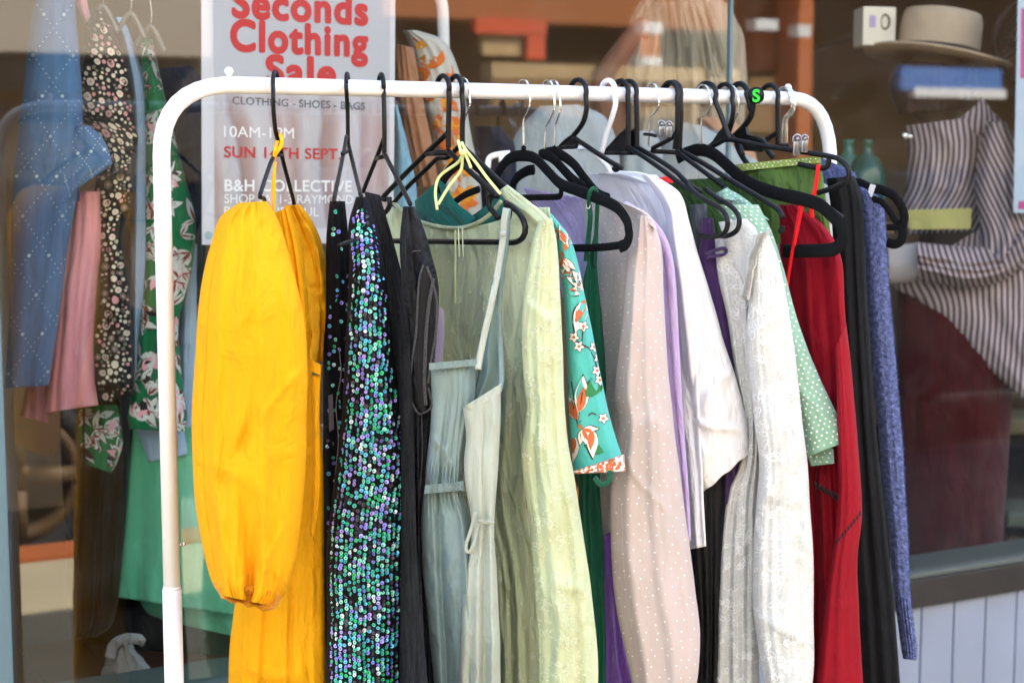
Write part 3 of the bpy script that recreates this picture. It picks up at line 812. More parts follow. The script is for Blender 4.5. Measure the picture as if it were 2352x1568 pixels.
# 1 ---- yellow dress
yel = fabric('yellow_linen', C('#fdb30a', 0.84), var=0.06, vscale=14, crease=0.42, cscale=20, weave=0.4, sheen=0.0, transl=0.08)
t = garment('yellow_dress', 'mustard yellow linen dress with big balloon sleeve, first garment on the left', 'dress', 630, 460, 2.50)
slv = Cloth([(548, 466), (505, 500), (484, 560), (462, 650), (452, 740), (446, 850), (441, 960), (442, 1060), (449, 1150), (462, 1240), (478, 1310), (492, 1346), (506, 1366)],
            [(612, 462), (636, 500), (656, 555), (684, 660), (702, 760), (707, 830), (705, 930), (703, 1030), (699, 1120), (690, 1210), (678, 1290), (664, 1340), (646, 1374), (626, 1392)],
            lambda u, v, s, tt: 2.34 + 0.09 * max(0, 1 - tt * 3) ** 2, 0.075, 0.9, 2.0, N=190, M=90, folds=6, famp=0.011, fw=0.07, fgrow=0.6, wr=0.0055, wf=11, crs=0.0075, cf=8, seed=4, edge=2.2,
            gather=[(0.985, 0.03, 0.0035, 120), (0.93, 0.05, 0.004, 46), (0.02, 0.06, 0.004, 40)],
            fn=lambda s, tt, x, z: 0.016 * math.exp(-((s - 0.30 - 0.25 * (tt - 0.9)) / 0.09) ** 2) * max(0, (tt - 0.7) / 0.3) - 0.02 * math.exp(-((s - 0.52 - 0.1 * (tt - 0.9)) / 0.08) ** 2) * max(0, (tt - 0.68) / 0.3)
            - 0.012 * math.exp(-((s - 0.42 + 1.6 * (tt - 0.62)) / 0.05) ** 2) * math.exp(-((tt - 0.6) / 0.07) ** 2))
slv.seam(ss=0.1, r=0.0006); slo = slv.build('sleeve', yel, t)
cuff = Cloth([(490, 1336), (500, 1358), (508, 1372), (518, 1378)], [(650, 1352), (644, 1378), (632, 1396), (612, 1402)], lambda u, v, s, tt: 2.325 - 0.0 * s, 0.05, 0.9, 2.0, N=24, M=140, folds=0, wr=0.003, crs=0, seed=5, edge=1.5, hem=3,
             gather=[(0.5, 0.6, 0.0055, 170)], fn=lambda s, tt, x, z: 0.006 * math.sin(tt * math.pi * 3))
cuff.build('cuff', fabric('yellow_gather', C('#e89c08', 0.85), crease=0.6, cscale=30), slo)
bod = Cloth([(628, 490), (632, 560), (640, 640), (650, 760), (640, 900), (560, 1100), (540, 1370), (528, 1480), (524, 1600)],
            [(664, 474), (690, 560), (704, 650), (712, 760), (712, 830), (730, 930), (742, 1060), (744, 1300), (748, 1600)],
            lambda u, v, s, tt: 2.54 - 0.0001 * (u - 640), 0.03, 0.8, 3, N=170, M=60, folds=9, famp=0.012, fw=0.05, wr=0.005, crs=0.006, seed=8)
bod.build('bodice_and_skirt', yel, t)
far = Cloth([(652, 472), (664, 530), (690, 600), (700, 680), (706, 760), (710, 830)], [(690, 470), (722, 515), (742, 570), (754, 650), (756, 730), (744, 830)],
            lambda u, v, s, tt: 2.64, 0.045, 0.8, 2, N=90, M=60, folds=6, famp=0.014, fw=0.09, drift=0.7, wr=0.011, wf=20, wst=1.5, crs=0.009, cf=14, seed=9, gather=[(0.08, 0.08, 0.005, 50)])
far.build('sleeve', yel, t)
tie = Cloth([(706, 822), (708, 850)], [(738, 838), (737, 862)], 2.46, 0.008, N=16, M=16, folds=2, famp=0.002, seed=2); tie.build('waist_tie', yel, t)
t2 = Cloth([(712, 860), (718, 960), (716, 1100), (712, 1230)], [(737, 862), (734, 960), (735, 1120), (722, 1240)], 2.47, 0.008, N=40, M=20, folds=2, famp=0.006, seed=3); t2.build('waist_tie', yel, t)
ylo = fabric('yellow_ribbon', C('#ffb210', 0.95), crease=0.1)
strap(t, [(628, 540, 2.47), (629, 480, 2.47), (630, 400, 2.47), (632, 372, 2.475)], ylo, 0.0022)
strap(t, [(622, 520, 2.47), (624, 440, 2.47), (630, 378, 2.475)], ylo, 0.0012)
strap(t, [(628, 368, 2.475), (634, 352, 2.47), (645, 336, 2.47), (647, 318, 2.475), (641, 308, 2.5), (637, 322, 2.51), (633, 340, 2.47), (630, 362, 2.475)], ylo, 0.003)
# 2 ---- sequin top
sqb = fabric('black_mesh_cloth', (0.002, 0.002, 0.004, 1), rough=0.8, sheen=0.0, var=0.3)
def sequin_mat():
    m, nt, b, N, L = mat('sequins')
    g = N.new('ShaderNodeNewGeometry')
    r = N.new('ShaderNodeValToRGB'); r.color_ramp.interpolation = 'CONSTANT'
    cols = [(0.0, '#2a2c3c'), (0.1, '#55505c'), (0.17, '#46c8b0'), (0.36, '#9af0dc'), (0.5, '#8f8cf0'), (0.6, '#6cc8f0'), (0.76, '#b9a8ff'), (0.87, '#e2fbff'), (0.93, '#3fd08a')]
    while len(r.color_ramp.elements) < len(cols): r.color_ramp.elements.new(0.5)
    for e, (p, c) in zip(r.color_ramp.elements, cols): e.position = p; e.color = C(c, 0.9)
    L.new(g.outputs['Random Per Island'], r.inputs[0]); L.new(r.outputs[0], b.inputs['Base Color'])
    b.inputs['Metallic'].default_value = 0.15; b.inputs['Roughness'].default_value = 0.34; b.inputs['Specular IOR Level'].default_value = 0.35
    return m
sqm = sequin_mat()
def sequins(c, step, prob, seed, mb=None, xmin=-9):
    """every sequin a thin tilted disc with its stitching hole, following the cloth"""
    rnd = random.Random(seed); mb = c.mb
    z = 0.012
    r0 = 0.0033
    while z < c.len[-1] - 0.004:
        i = min(range(0, c.N + 1, 4), key=lambda k: abs(c.len[k] - z))
        w = c.wid[i]
        x = -w / 2
        while x < w / 2:
            xx = x + 0.0012 * math.sin(z * 60) + rnd.uniform(-.0009, .0009); zz = z + rnd.uniform(-.0016, .0016) + 0.5 * step * (int((x + 1) / step) % 2)
            x += step
            if rnd.random() > prob or xx < xmin: continue
            p = c.at(xx, zz, 0.0018); n = c.normal(xx, zz)
            if p is None or n is None: continue
            n = (n * 0.75 + Vector((rnd.gauss(0, .26), rnd.gauss(-.1, .2), rnd.gauss(0.12, .22)))).normalized()
            a = n.orthogonal().normalized(); b = n.cross(a)
            K = 10; r = r0 * rnd.uniform(0.85, 1.1); hr = r * 0.3
            off = a * (0.25 * r)
            vs = [p + a * (r * math.cos(6.2832 * k / K)) + b * (r * math.sin(6.2832 * k / K)) for k in range(K)] + [p + off + a * (hr * math.cos(6.2832 * k / K)) + b * (hr * math.sin(6.2832 * k / K)) - n * 0.0006 for k in range(K)]
            mb.add(vs, [(k, (k + 1) % K, K + (k + 1) % K, K + k) for k in range(K)], 1)
        z += step * 0.92
    return mb
t = garment('sequin_top', 'black sleeveless top covered in iridescent green and violet sequins', 'top', 800, 460, 2.55)
bk = Cloth([(757, 462), (750, 540), (748, 620), (748, 720), (742, 820), (742, 1000), (744, 1250), (750, 1600)], [(792, 462), (800, 540), (806, 640), (806, 760), (820, 900), (820, 1100), (820, 1300), (830, 1600)], 2.60, 0.02, N=90, M=30, folds=4, famp=0.01, seed=12)
sequins(bk, 0.0085, 0.22, 3)
bk.build('back_panel', [sqb, sqm], t)
ft = Cloth([(818, 452), (800, 520), (802, 600), (798, 700), (792, 820), (788, 920), (776, 1040), (758, 1180), (750, 1260), (752, 1400), (748, 1600)], [(842, 452), (866, 530), (884, 620), (898, 740), (908, 840), (924, 950), (936, 1060), (938, 1180), (934, 1320), (928, 1450), (922, 1600)],
           lambda u, v, s, tt: 2.50 + 0.05 * max(0, 1 - tt * 4) ** 2, 0.035, 0.6, 2.4, N=150, M=60, folds=5, famp=0.013, fw=0.09, fgrow=0.5, wr=0.002, crs=0.001, seed=13)
sequins(ft, 0.0073, 0.92, 5)
ft.build('front_panel', [sqb, sqm], t)
mb = MB(); bb = [P(u, v, 2.566) for u, v in ((754, 908), (764, 905), (767, 985), (756, 992))]
mb.add(bb + [p + Vector((0, .0015, 0)) for p in bb], [(0, 1, 2, 3), (7, 6, 5, 4), (0, 4, 5, 1), (1, 5, 6, 2), (2, 6, 7, 3), (3, 7, 4, 0)])
mb.build('size_label', plain('grey_label', C('#7a7580', 0.7), 0.6), t, False)
strap(t, [(779, 800, 2.56), (783, 860, 2.56), (772, 930, 2.555), (777, 1010, 2.555), (770, 1090, 2.56)], plain('thread', C('#b8b0b8', 0.7), 0.6), 0.0006, 0.0006, 'loose_thread')
# 3 ---- black denim pinafore
den = fabric('black_denim', (0.0015, 0.002, 0.003, 1), rough=0.85, var=0.5, vscale=44, crease=0.9, cscale=30, weave=0.8, col2=(0.026, 0.029, 0.038, 1), sheen=0.0)
seam = fabric('frayed_seam', (0.02, 0.02, 0.024, 1), var=0.9, vscale=220, col2=(0.12, 0.12, 0.13, 1), crease=0.6, cscale=90)
t = garment('denim_pinafore', 'black washed denim pinafore with frayed armhole beside the sequin top', 'pinafore', 900, 470, 2.55)
bkp = Cloth([(838, 440), (846, 520), (860, 620), (876, 760), (880, 1000), (880, 1300), (880, 1600)], [(872, 448), (905, 560), (925, 640), (940, 760), (950, 1000), (960, 1300), (985, 1600)], plane_Y(884, 15.6), 0.02, N=80, M=30, folds=3, famp=0.01, seed=21)
bkp.build('back_panel', den, t)
fp = Cloth([(926, 474), (918, 560), (922, 640), (930, 740), (928, 820), (934, 900), (940, 960), (944, 1060), (946, 1200), (938, 1400), (930, 1600)], [(952, 474), (972, 520), (990, 580), (1006, 640), (1008, 700), (1002, 780), (992, 860), (1000, 930), (992, 990), (985, 1130), (992, 1300), (1000, 1440), (1004, 1600)],
           2.46, 0.02, 0.7, 3.5, N=120, M=44, folds=5, famp=0.015, fw=0.08, wr=0.006, crs=0.006, cf=9, seed=22)
fpo = fp.build('front_panel', den, t)
ah = Cloth([(966, 612), (960, 660), (955, 760), (950, 860), (952, 920), (966, 946)], [(984, 612), (994, 660), (998, 740), (992, 830), (986, 900), (976, 948)], 2.433, 0.004, N=40, M=14, folds=0, seed=23)
ah.build('armhole', plain('dark_inside', (0.003, 0.003, 0.004, 1), 0.9), fpo)
mb = MB(); tube(mb, [P(u, v, 2.428) for u, v in ((972, 608), (962, 650), (956, 760), (946, 830), (940, 900), (948, 928), (962, 950), (980, 944), (992, 930), (984, 890))], 0.0016, 8, n=60)
tube(mb, [P(u, v, 2.428) for u, v in ((980, 612), (994, 650), (1004, 700), (1000, 770), (990, 830), (984, 880))], 0.0018, 8, n=50)
tube(mb, [P(u, v, 2.428) for u, v in ((996, 640), (985, 700), (978, 780), (975, 880), (978, 930))], 0.0028, 8, n=40)
mb.build('frayed_edge', seam, fpo)
for pts in (((968, 950), (970, 1040), (962, 1180), (964, 1300), (972, 1460), (980, 1600)), ((930, 590), (948, 578), (966, 576)), ((946, 1206), (962, 1212), (972, 1208))):
    mb = MB(); tube(mb, [P(u, v, 2.4375) for u, v in pts], 0.0012, 6, n=30); mb.build('seam', seam, fpo)
tg = thing('price_tag', 'lavender grey price tag with barcode hanging behind the denim pinafore', 'price tag', P(1004, 780, 2.475))
tp = [(991, 712), (1014, 706), (1020, 716), (1021, 770), (1014, 840), (1006, 852), (972, 846)]
mb = MB(); q = [P(u, v, 2.486 - 0.0001 * (u - 1000)) for u, v in tp]; k = len(q)
mb.add(q + [p + Vector((0, 0.001, 0)) for p in q], [tuple(range(k)), tuple(range(2 * k - 1, k - 1, -1))] + [(i, i + k, (i + 1) % k + k, (i + 1) % k) for i in range(k)])
card = mb.build('card', plain('lavender_card', C('#b9aecb', 0.8), 0.5), tg, False)
mb = MB(); rnd = random.Random(3)
v = 772
while v < 846:
    h = rnd.choice((1.2, 2.0, 3.2)); a = 984 - (v - 772) * 0.08
    qq = [P(u, w, 2.4845 - 0.0001 * (u - 1000)) for u, w in ((a, v), (a + 19, v + 1), (a + 19, v + 1 + h), (a, v + h))]
    mb.add(qq, [(0, 1, 2, 3)]); v += h + rnd.choice((1.2, 2.2))
mb.build('barcode', plain('barcode_ink', (0.03, 0.025, 0.04, 1), 0.6), card, False)
# 4 ---- sage jumpsuit
sage = fabric('sage_satin', C('#82a0a4', 0.66), rough=0.5, sheen=0.15, var=0.12, crease=0.45, cscale=12, weave=0.15, col2=C('#9aaeaa', 0.72))
sage2 = fabric('sage_light', C('#b8c0b0', 0.74), rough=0.6, sheen=0.15, var=0.1, crease=0.5, cscale=12, col2=C('#b9c2b6', 0.85))
t = garment('sage_jumpsuit', 'sage blue satin jumpsuit hung by its thin strap on a notched hanger', 'jumpsuit', 1110, 470, 2.45)
q = Cloth([(985, 838), (990, 900), (988, 980), (978, 1080), (976, 1120), (972, 1140), (968, 1200), (972, 1320), (985, 1450), (1000, 1600)], [(1094, 826), (1092, 900), (1080, 970), (1068, 1060), (1062, 1120), (1064, 1140), (1085, 1200), (1096, 1320), (1100, 1450), (1108, 1600)],
          2.44, 0.03, 0.5, 3, N=140, M=70, folds=5, famp=0.026, fw=0.075, fgrow=0.93, drift=0.2, wr=0.006, crs=0.006, cf=9, seed=31, gather=[(0.37, 0.012, 0.004, 90), (0.41, 0.035, 0.004, 60), (0.33, 0.03, 0.004, 60), (0.02, 0.01, 0.002, 60)])
q.seam(ss=0.62, r=0.0008, t0=0.03, t1=0.33).build('side_panel', sage, t)
wb = Cloth([(976, 1114), (974, 1134)], [(1066, 1104), (1066, 1126)], 2.402, 0.006, N=12, M=60, folds=0, seed=32, gather=[(0.5, 2, 0.0022, 110)]); wb.build('waistband', sage, t)
tb = Cloth([(985, 834), (986, 850)], [(1096, 824), (1096, 840)], 2.404, 0.005, N=10, M=50, folds=0, seed=35, gather=[(0.5, 2, 0.0012, 90)]); tb.build('top_band', sage, t)
q = Cloth([(1064, 938), (1070, 1000), (1066, 1060), (1070, 1120), (1082, 1190), (1080, 1260), (1066, 1330), (1060, 1450), (1052, 1600)], [(1150, 890), (1150, 960), (1146, 1040), (1142, 1100), (1136, 1180), (1136, 1230), (1142, 1330), (1148, 1450), (1150, 1600)],
          2.405, 0.026, 0.6, 2.5, N=130, M=60, folds=3, famp=0.018, fw=0.1, fgrow=0.85, drift=0.3, wr=0.006, crs=0.007, cf=9, seed=33)
q.seam(ss=0.55, r=0.0009, t0=0.03, t1=0.4).build('front_panel', sage2, t)
q = Cloth([(1068, 932), (1080, 945)], [(1152, 880), (1148, 905)], 2.385, 0.004, N=10, M=40, folds=0, seed=37); q.build('armhole_edge', sage2, t)
q = Cloth([(1130, 640), (1118, 720), (1100, 800), (1098, 860), (1080, 920), (1068, 942)], [(1134, 640), (1144, 720), (1150, 800), (1152, 850), (1140, 890), (1110, 945)], 2.45, 0.012, N=60, M=24, folds=3, famp=0.012, fw=0.1, seed=38)
q.build('armhole_facing', fabric('sage_inside', C('#7d9a98', 0.62), var=0.15), t)
strap(t, [(1163, 478, 2.455), (1158, 510, 2.452), (1156, 545, 2.45), (1144, 620, 2.44), (1128, 700, 2.42), (1112, 770, 2.41), (1100, 830, 2.405), (1098, 848, 2.40)], sage2, 0.0052, 0.0014)
strap(t, [(1168, 480, 2.47), (1164, 545, 2.465), (1152, 640, 2.455), (1146, 720, 2.45), (1150, 800, 2.44), (1152, 870, 2.42), (1146, 898, 2.40)], sage, 0.004, 0.0014)
mb = MB(); ball(mb, P(1156, 536, 2.441), 0.0052, sy=0.5, n=8); mb.build('strap_button', plain('button_grey', C('#b5bab6', 0.7), 0.3), t)
for pts in ([(1092, 1176, 2.37), (1082, 1215, 2.37), (1070, 1255, 2.372), (1078, 1268, 2.372), (1090, 1240, 2.372), (1098, 1200, 2.37)], [(1098, 1196, 2.368), (1112, 1198, 2.368), (1135, 1200, 2.372)]):
    strap(t, pts, sage2, 0.0026, 0.001, 'tie_belt')
# 5 ---- pale green dress
lime = fabric('pale_green_chiffon', C('#d8e2b6', 0.86), rough=0.8, sheen=0.1, var=0.06, crease=0.5, cscale=18, weave=0.4, transl=0.2, col2=C('#e0e8c0', 0.88))
limed = fabric('pale_green_clip', C('#eaf0d2', 0.94), rough=0.9, var=0.05, transl=0.2)
t = garment('pale_green_dress', 'pale green long sleeved dress with raised floral clip pattern and lime ribbon ties', 'dress', 1150, 460, 2.5)
pY = plane_Y(1050, 32.2)
bd = Cloth([(880, 478), (886, 540), (900, 640), (910, 760), (930, 900), (960, 1050), (980, 1180), (1020, 1350), (1030, 1600)], [(1262, 476), (1268, 560), (1256, 650), (1240, 760), (1228, 880), (1216, 1000), (1208, 1100), (1210, 1180), (1232, 1300), (1244, 1450), (1246, 1600)],
           lambda u, v, s, tt: pY(u) + 0.012, 0.012, 0.8, 6, N=150, M=90, folds=9, famp=0.02, fw=0.035, fgrow=0.75, wr=0.006, crs=0.006, seed=41)
# scoop neck: drop the top rows between the shoulders
for i in range(26):
    k = 1 - i / 26.0
    for j in range(bd.M + 1):
        p = bd.front[i][j]; u, v = V2(p)
        s = max(0.0, 1 - ((u - 1050) / 128.0) ** 2)
        if s > 0:
            nv = v + k * (44 * math.sqrt(s))
            bd.mb.v[i * (bd.M + 1) + j] = bd.front[i][j] = P(u, nv, p.y)
K_ = bd.M + 1; B_0 = (bd.N + 1) * K_
for i in range(26):
    k = 1 - i / 26.0
    for j in range(bd.M - 1):
        p = bd.mb.v[B_0 + i * (bd.M - 1) + j]; u, v = V2(p); s = max(0.0, 1 - ((u - 1050) / 128.0) ** 2)
        if s > 0: bd.mb.v[B_0 + i * (bd.M - 1) + j] = P(u, v + k * 44 * math.sqrt(s), p.y)
def curls(c, n, seed, lo=0.005, hi=0.013, r=0.0007, mi=0, xs=None):
    """raised embroidery: little leaf loops and tendrils standing proud of the cloth"""
    rnd = random.Random(seed); w = max(c.wid)
    for _ in range(n):
        x, z, a0, sz = rnd.uniform(-.5, .5) * w, rnd.uniform(0.004, c.len[c.N]), rnd.uniform(0, 6.28), rnd.uniform(lo, hi)
        m = rnd.choice((1, 2, 3, 4))
        for q in range(m):
            a = a0 + q * rnd.uniform(0.7, 1.5); pts = []
            loop = rnd.random() < 0.6
            for k in range(10):
                t = k / 9.0
                if loop: px, pz = sz * 0.5 * (1 - math.cos(6.283 * t)), sz * 0.28 * math.sin(6.283 * t) * (1.2 - 0.5 * t)
                else: px, pz = sz * t, sz * 0.35 * math.sin(3.5 * t + q)
                pts.append(c.at(x + px * math.cos(a) - pz * math.sin(a), z + px * math.sin(a) + pz * math.cos(a), 0.0004))
            if None in pts: continue
            tube(c.mb, pts, r * rnd.uniform(.7, 1.2), 5, smooth=False, mi=mi)
def clip_pattern(c, n, seed, zmin=0.0):
    rnd = random.Random(seed)
    for _ in range(n):
        x, z = rnd.uniform(-.5, .5) * max(c.wid), rnd.uniform(zmin, c.len[-1])
        for q in range(rnd.randint(2, 6)):
            c.petal(x + rnd.gauss(0, .004), z + rnd.gauss(0, .006), rnd.uniform(0, 6.28), rnd.uniform(0.003, 0.007), rnd.uniform(0.0008, 0.0018), 1, 0.0014)
clip_pattern(bd, 260, 4, 0.08); curls(bd, 420, 14, mi=1)
bd.build('body', [lime, limed], t)
ns = Cloth([(1238, 506), (1222, 560), (1208, 640), (1200, 740), (1202, 860), (1208, 940), (1198, 1040), (1206, 1130), (1218, 1220), (1226, 1340), (1234, 1470), (1238, 1600)],
           [(1268, 500), (1280, 560), (1286, 660), (1292, 780), (1296, 900), (1304, 1010), (1322, 1110), (1340, 1230), (1356, 1340), (1370, 1460), (1374, 1530), (1372, 1600)],
           lambda u, v, s, tt: pY(1262) - 0.0, 0.032, 0.8, 2.2, N=150, M=60, folds=6, famp=0.013, fw=0.06, fgrow=0.7, wr=0.007, crs=0.008, cf=9, seed=43, edge=2)
clip_pattern(ns, 150, 8); curls(ns, 200, 15, mi=1)
ns.seam(ss=0.08, r=0.0007).build('sleeve', [lime, limed], t)
sh = Cloth([(1148, 436), (1160, 458), (1200, 492), (1240, 520)], [(1166, 424), (1194, 446), (1238, 480), (1272, 512)], lambda u, v, s, tt: pY(u) - 0.018, 0.01, N=40, M=24, folds=2, famp=0.004, seed=44, gather=[(0.2, 0.4, 0.0015, 40)]); sh.build('shoulder', [lime, limed], t)
mb = MB()
nk = [(905, 470), (930, 492), (960, 510), (1000, 522), (1050, 527), (1090, 518), (1125, 496), (1150, 466)]
tube(mb, [P(u, v - 3, pY(u) - 0.004) for u, v in nk], 0.0035, 10, n=60)
mb.build('neck_binding', lime, t)
lr = fabric('lime_ribbon', C('#dbe39a', 0.9), crease=0.1)
for pts in ([(1004, 482, 2.5), (1000, 440, 2.52), (1010, 405, 2.53), (1050, 375, 2.52), (1060, 360, 2.5)], [(1006, 470, 2.49), (1030, 430, 2.5), (1058, 392, 2.5), (1062, 362, 2.49)],
            [(1150, 446, 2.47), (1120, 410, 2.48), (1092, 372, 2.485), (1068, 342, 2.49), (1060, 326, 2.5)], [(1064, 362, 2.485), (1058, 345, 2.48), (1052, 322, 2.485)], [(1066, 350, 2.48), (1074, 366, 2.48), (1082, 386, 2.48)]):
    strap(t, pts, lr, 0.0023, 0.0008, 'ribbon')
mb = MB(); ball(mb, P(1063, 350, 2.475), 0.005, sx=1.2, n=8); mb.build('ribbon_knot', lr, t)
strap(t, [(1046, 528, 2.52), (1046, 600, 2.52), (1045, 700, 2.52)], fabric('zip_tape', C('#b9c48a', 0.8)), 0.0015, 0.0008, 'back_zip')
for u in (1053, 1062):
    strap(t, [(u, 522, 2.505), (u + 1, 560, 2.505), (u + 2, 590, 2.506)], limed, 0.0007, 0.0006, 'hanging_loop')
# 6 ---- turquoise floral
tq = fabric('turquoise_rayon', C('#4fbdb4', 0.8), rough=0.75, var=0.07, crease=0.3, weave=0.2, col2=C('#5cc6bd', 0.8))
tqd = fabric('teal_inside', C('#12766c', 0.6), rough=0.8, var=0.2, crease=0.6, cscale=16)
pw_, por, pbr, pgr = (plain('print_white', C('#f1e6dc', 0.9), 0.8, var=0.05), plain('print_coral', C('#c8683c', 0.85), 0.8, var=0.2, scale=60), plain('print_ink', C('#3c1f22', 0.7), 0.8), plain('print_green', C('#2f8a4a', 0.75), 0.8))
t = garment('turquoise_floral_dress', 'turquoise dress printed with white and coral flowers, teal collar behind the pale green dress', 'dress', 1280, 500, 2.5)
pY6 = plane_Y(1074, 33)
bd6 = Cloth([(950, 500), (960, 600), (1000, 800), (1060, 1000), (1195, 1080)], [(1250, 500), (1258, 600), (1240, 800), (1226, 960), (1222, 1090)], lambda u, v, s, tt: pY6(u) + 0.03, 0.008, N=60, M=30, folds=3, famp=0.006, seed=50)
tqm = [tq, pw_, por, pbr, pgr]
def blossom(c, x, z, a, sc):
    for k, da in enumerate((-0.75, -0.3, 0.15, 0.6, 1.0)):
        c.petal(x, z, a + da, 0.03 * sc, 0.0072 * sc, 3, 0.0012)
        c.petal(x + .0008 * math.cos(a + da), z + .0008 * math.sin(a + da), a + da, 0.0275 * sc, 0.0058 * sc, 1, 0.0017)
    for da in (-0.5, 0.4): c.petal(x, z, a + da, 0.022 * sc, 0.0036 * sc, 2, 0.0021)
    c.petal(x, z, a + math.pi, 0.012 * sc, 0.003 * sc, 2, 0.002)
def bud(c, x, z, a, sc=1):
    c.petal(x, z, a, 0.05 * sc, 0.011 * sc, 3, 0.0012); c.petal(x + .001, z, a, 0.047 * sc, 0.0095 * sc, 1, 0.0017); c.petal(x, z, a + .08, 0.034 * sc, 0.006 * sc, 2, 0.0021)
def leaf(c, x, z, a, sc=1):
    c.petal(x, z, a, 0.04 * sc, 0.011 * sc, 3, 0.0012); c.petal(x + .0006, z, a, 0.038 * sc, 0.0095 * sc, 4, 0.0017)
def stem(c, pts, w=0.0009, mi=3):
    for (x0, z0), (x1, z1) in zip(pts, pts[1:]):
        d = math.hypot(x1 - x0, z1 - z0) or 1; nx, nz = -(z1 - z0) / d * w, (x1 - x0) / d * w
        c.poly([(x0 + nx, z0 + nz), (x1 + nx, z1 + nz), (x1 - nx, z1 - nz), (x0 - nx, z0 - nz)], mi, 0.0014)
def tiny(c, x, z, sc=1):
    for k in range(5):
        c.petal(x, z, k * 1.257 + 0.3, 0.0085 * sc, 0.0033 * sc, 3, 0.0012); c.petal(x, z, k * 1.257 + 0.3, 0.0075 * sc, 0.0024 * sc, 1, 0.0017)
    c.dot(x, z, 0.0022 * sc, 2, 6, 0.0022)
bd6.build('body', tqm, t)
s6 = Cloth([(1250, 480), (1274, 540), (1284, 600), (1296, 700), (1302, 820), (1306, 940), (1310, 1020), (1316, 1090)], [(1268, 492), (1306, 540), (1326, 600), (1348, 700), (1368, 800), (1388, 900), (1408, 985), (1436, 1068)],
           lambda u, v, s, tt: pY6(1278) + 0.01, 0.022, 0.8, 2.2, N=110, M=40, folds=2, famp=0.005, fw=0.15, wr=0.002, crs=0.002, seed=52, edge=1)
s6.clamp = True
Lz = s6.len[-1]
def sx(u, v):   # pixel -> cloth metres
    best = min(range(s6.N + 1), key=lambda i: abs(V2(s6.front[i][s6.M // 2])[1] - v))
    a, b = V2(s6.front[best][0])[0], V2(s6.front[best][-1])[0]
    return ((u - a) / (b - a) - 0.5) * s6.wid[best], s6.len[best]
for (u, v, a, k, f) in ((1284, 532, 0.3, 0.9, blossom), (1312, 622, 2.6, 0.7, bud), (1300, 560, -1.2, 1.1, blossom), (1292, 590, 1.6, 0.9, blossom), (1345, 665, 3.6, 1.15, blossom), (1344, 690, 2.0, 1.15, bud), (1345, 908, -0.75, 1.25, leaf), (1330, 945, -1.35, 1.2, bud), (1326, 960, -2.0, 1.1, bud), (1360, 985, 1.75, 0.95, bud), (1320, 1000, 1.9, 0.9, bud), (1338, 980, 0.9, 0.9, blossom), (1300, 1040, 1.4, 0.8, bud), (1385, 1040, -2.6, 0.8, leaf)):
    x, z = sx(u, v); f(s6, x, z, a, k)
for (u, v) in ((1318, 770), (1340, 752), (1330, 792), (1366, 800), (1376, 830), (1372, 858), (1386, 965), (1378, 880)):
    x, z = sx(u, v); tiny(s6, x, z, 1.15)
stem(s6, [sx(1318, 770), sx(1332, 790), sx(1352, 800), sx(1366, 830), sx(1373, 858)]); stem(s6, [sx(1340, 752), sx(1336, 790)]); stem(s6, [sx(1330, 965), sx(1360, 950), sx(1386, 965)]); stem(s6, [sx(1305, 880), sx(1318, 930), sx(1328, 975)]); stem(s6, [sx(1312, 870), sx(1322, 930)]); stem(s6, [sx(1338, 900), sx(1328, 960)])
s6.build('sleeve', tqm, t)
c6 = Cloth([(1314, 1082), (1318, 1088)], [(1434, 1042), (1437, 1082)], pY6(1278) - 0.012, 0.014, N=30, M=60, folds=4, famp=0.004, seed=53, edge=1.5)
for (u, v, a, k) in ((1278, 540, -1.0, 0.8), (1318, 600, 0.4, 0.7), (1362, 780, 1.2, 0.6), (1300, 720, -0.4, 0.6)):
    pass
c6.clamp = True
rnd = random.Random(6)
for k in range(26): (tiny if k % 3 else blossom)(c6, *((rnd.uniform(-.04, .04), rnd.uniform(0, c6.len[-1])) + ((1.3,) if k % 3 else (rnd.uniform(0, 6), 0.6))))
c6.build('sleeve_frill', [fabric('cream_print', C('#e6d6cc', 0.85), var=0.2, vscale=80, col2=C('#b06a52', 0.7))] + tqm[1:], t)
s6b = Cloth([(1222, 970), (1212, 1030), (1200, 1086)], [(1236, 960), (1236, 1030), (1234, 1092)], pY6(1150), 0.012, N=40, M=16, folds=1, famp=0.003, seed=54)
for k in range(8): tiny(s6b, rnd.uniform(-.01, .01), rnd.uniform(0.0, 0.05), 1.2)
s6b.build('far_sleeve', tqm, t)
col = Cloth([(952, 462), (962, 500), (1000, 530)], [(1000, 420), (1060, 480), (1100, 530)], lambda u, v, s, tt: pY6(u) + 0.0, 0.006, N=30, M=40, folds=2, famp=0.005, seed=55); col.build('collar', tqd, t)
col = Cloth([(1000, 420), (1030, 478), (1058, 512), (1072, 524)], [(1016, 412), (1046, 462), (1070, 482), (1092, 500)], lambda u, v, s, tt: pY6(u) - 0.02, 0.005, N=30, M=24, folds=1, famp=0.003, seed=57); col.build('collar', tqd, t)
col = Cloth([(1078, 500), (1070, 520), (1062, 530)], [(1152, 446), (1160, 470), (1150, 500)], lambda u, v, s, tt: pY6(u) + 0.02, 0.006, N=30, M=40, folds=2, famp=0.005, seed=56); col.build('collar', tqd, t)
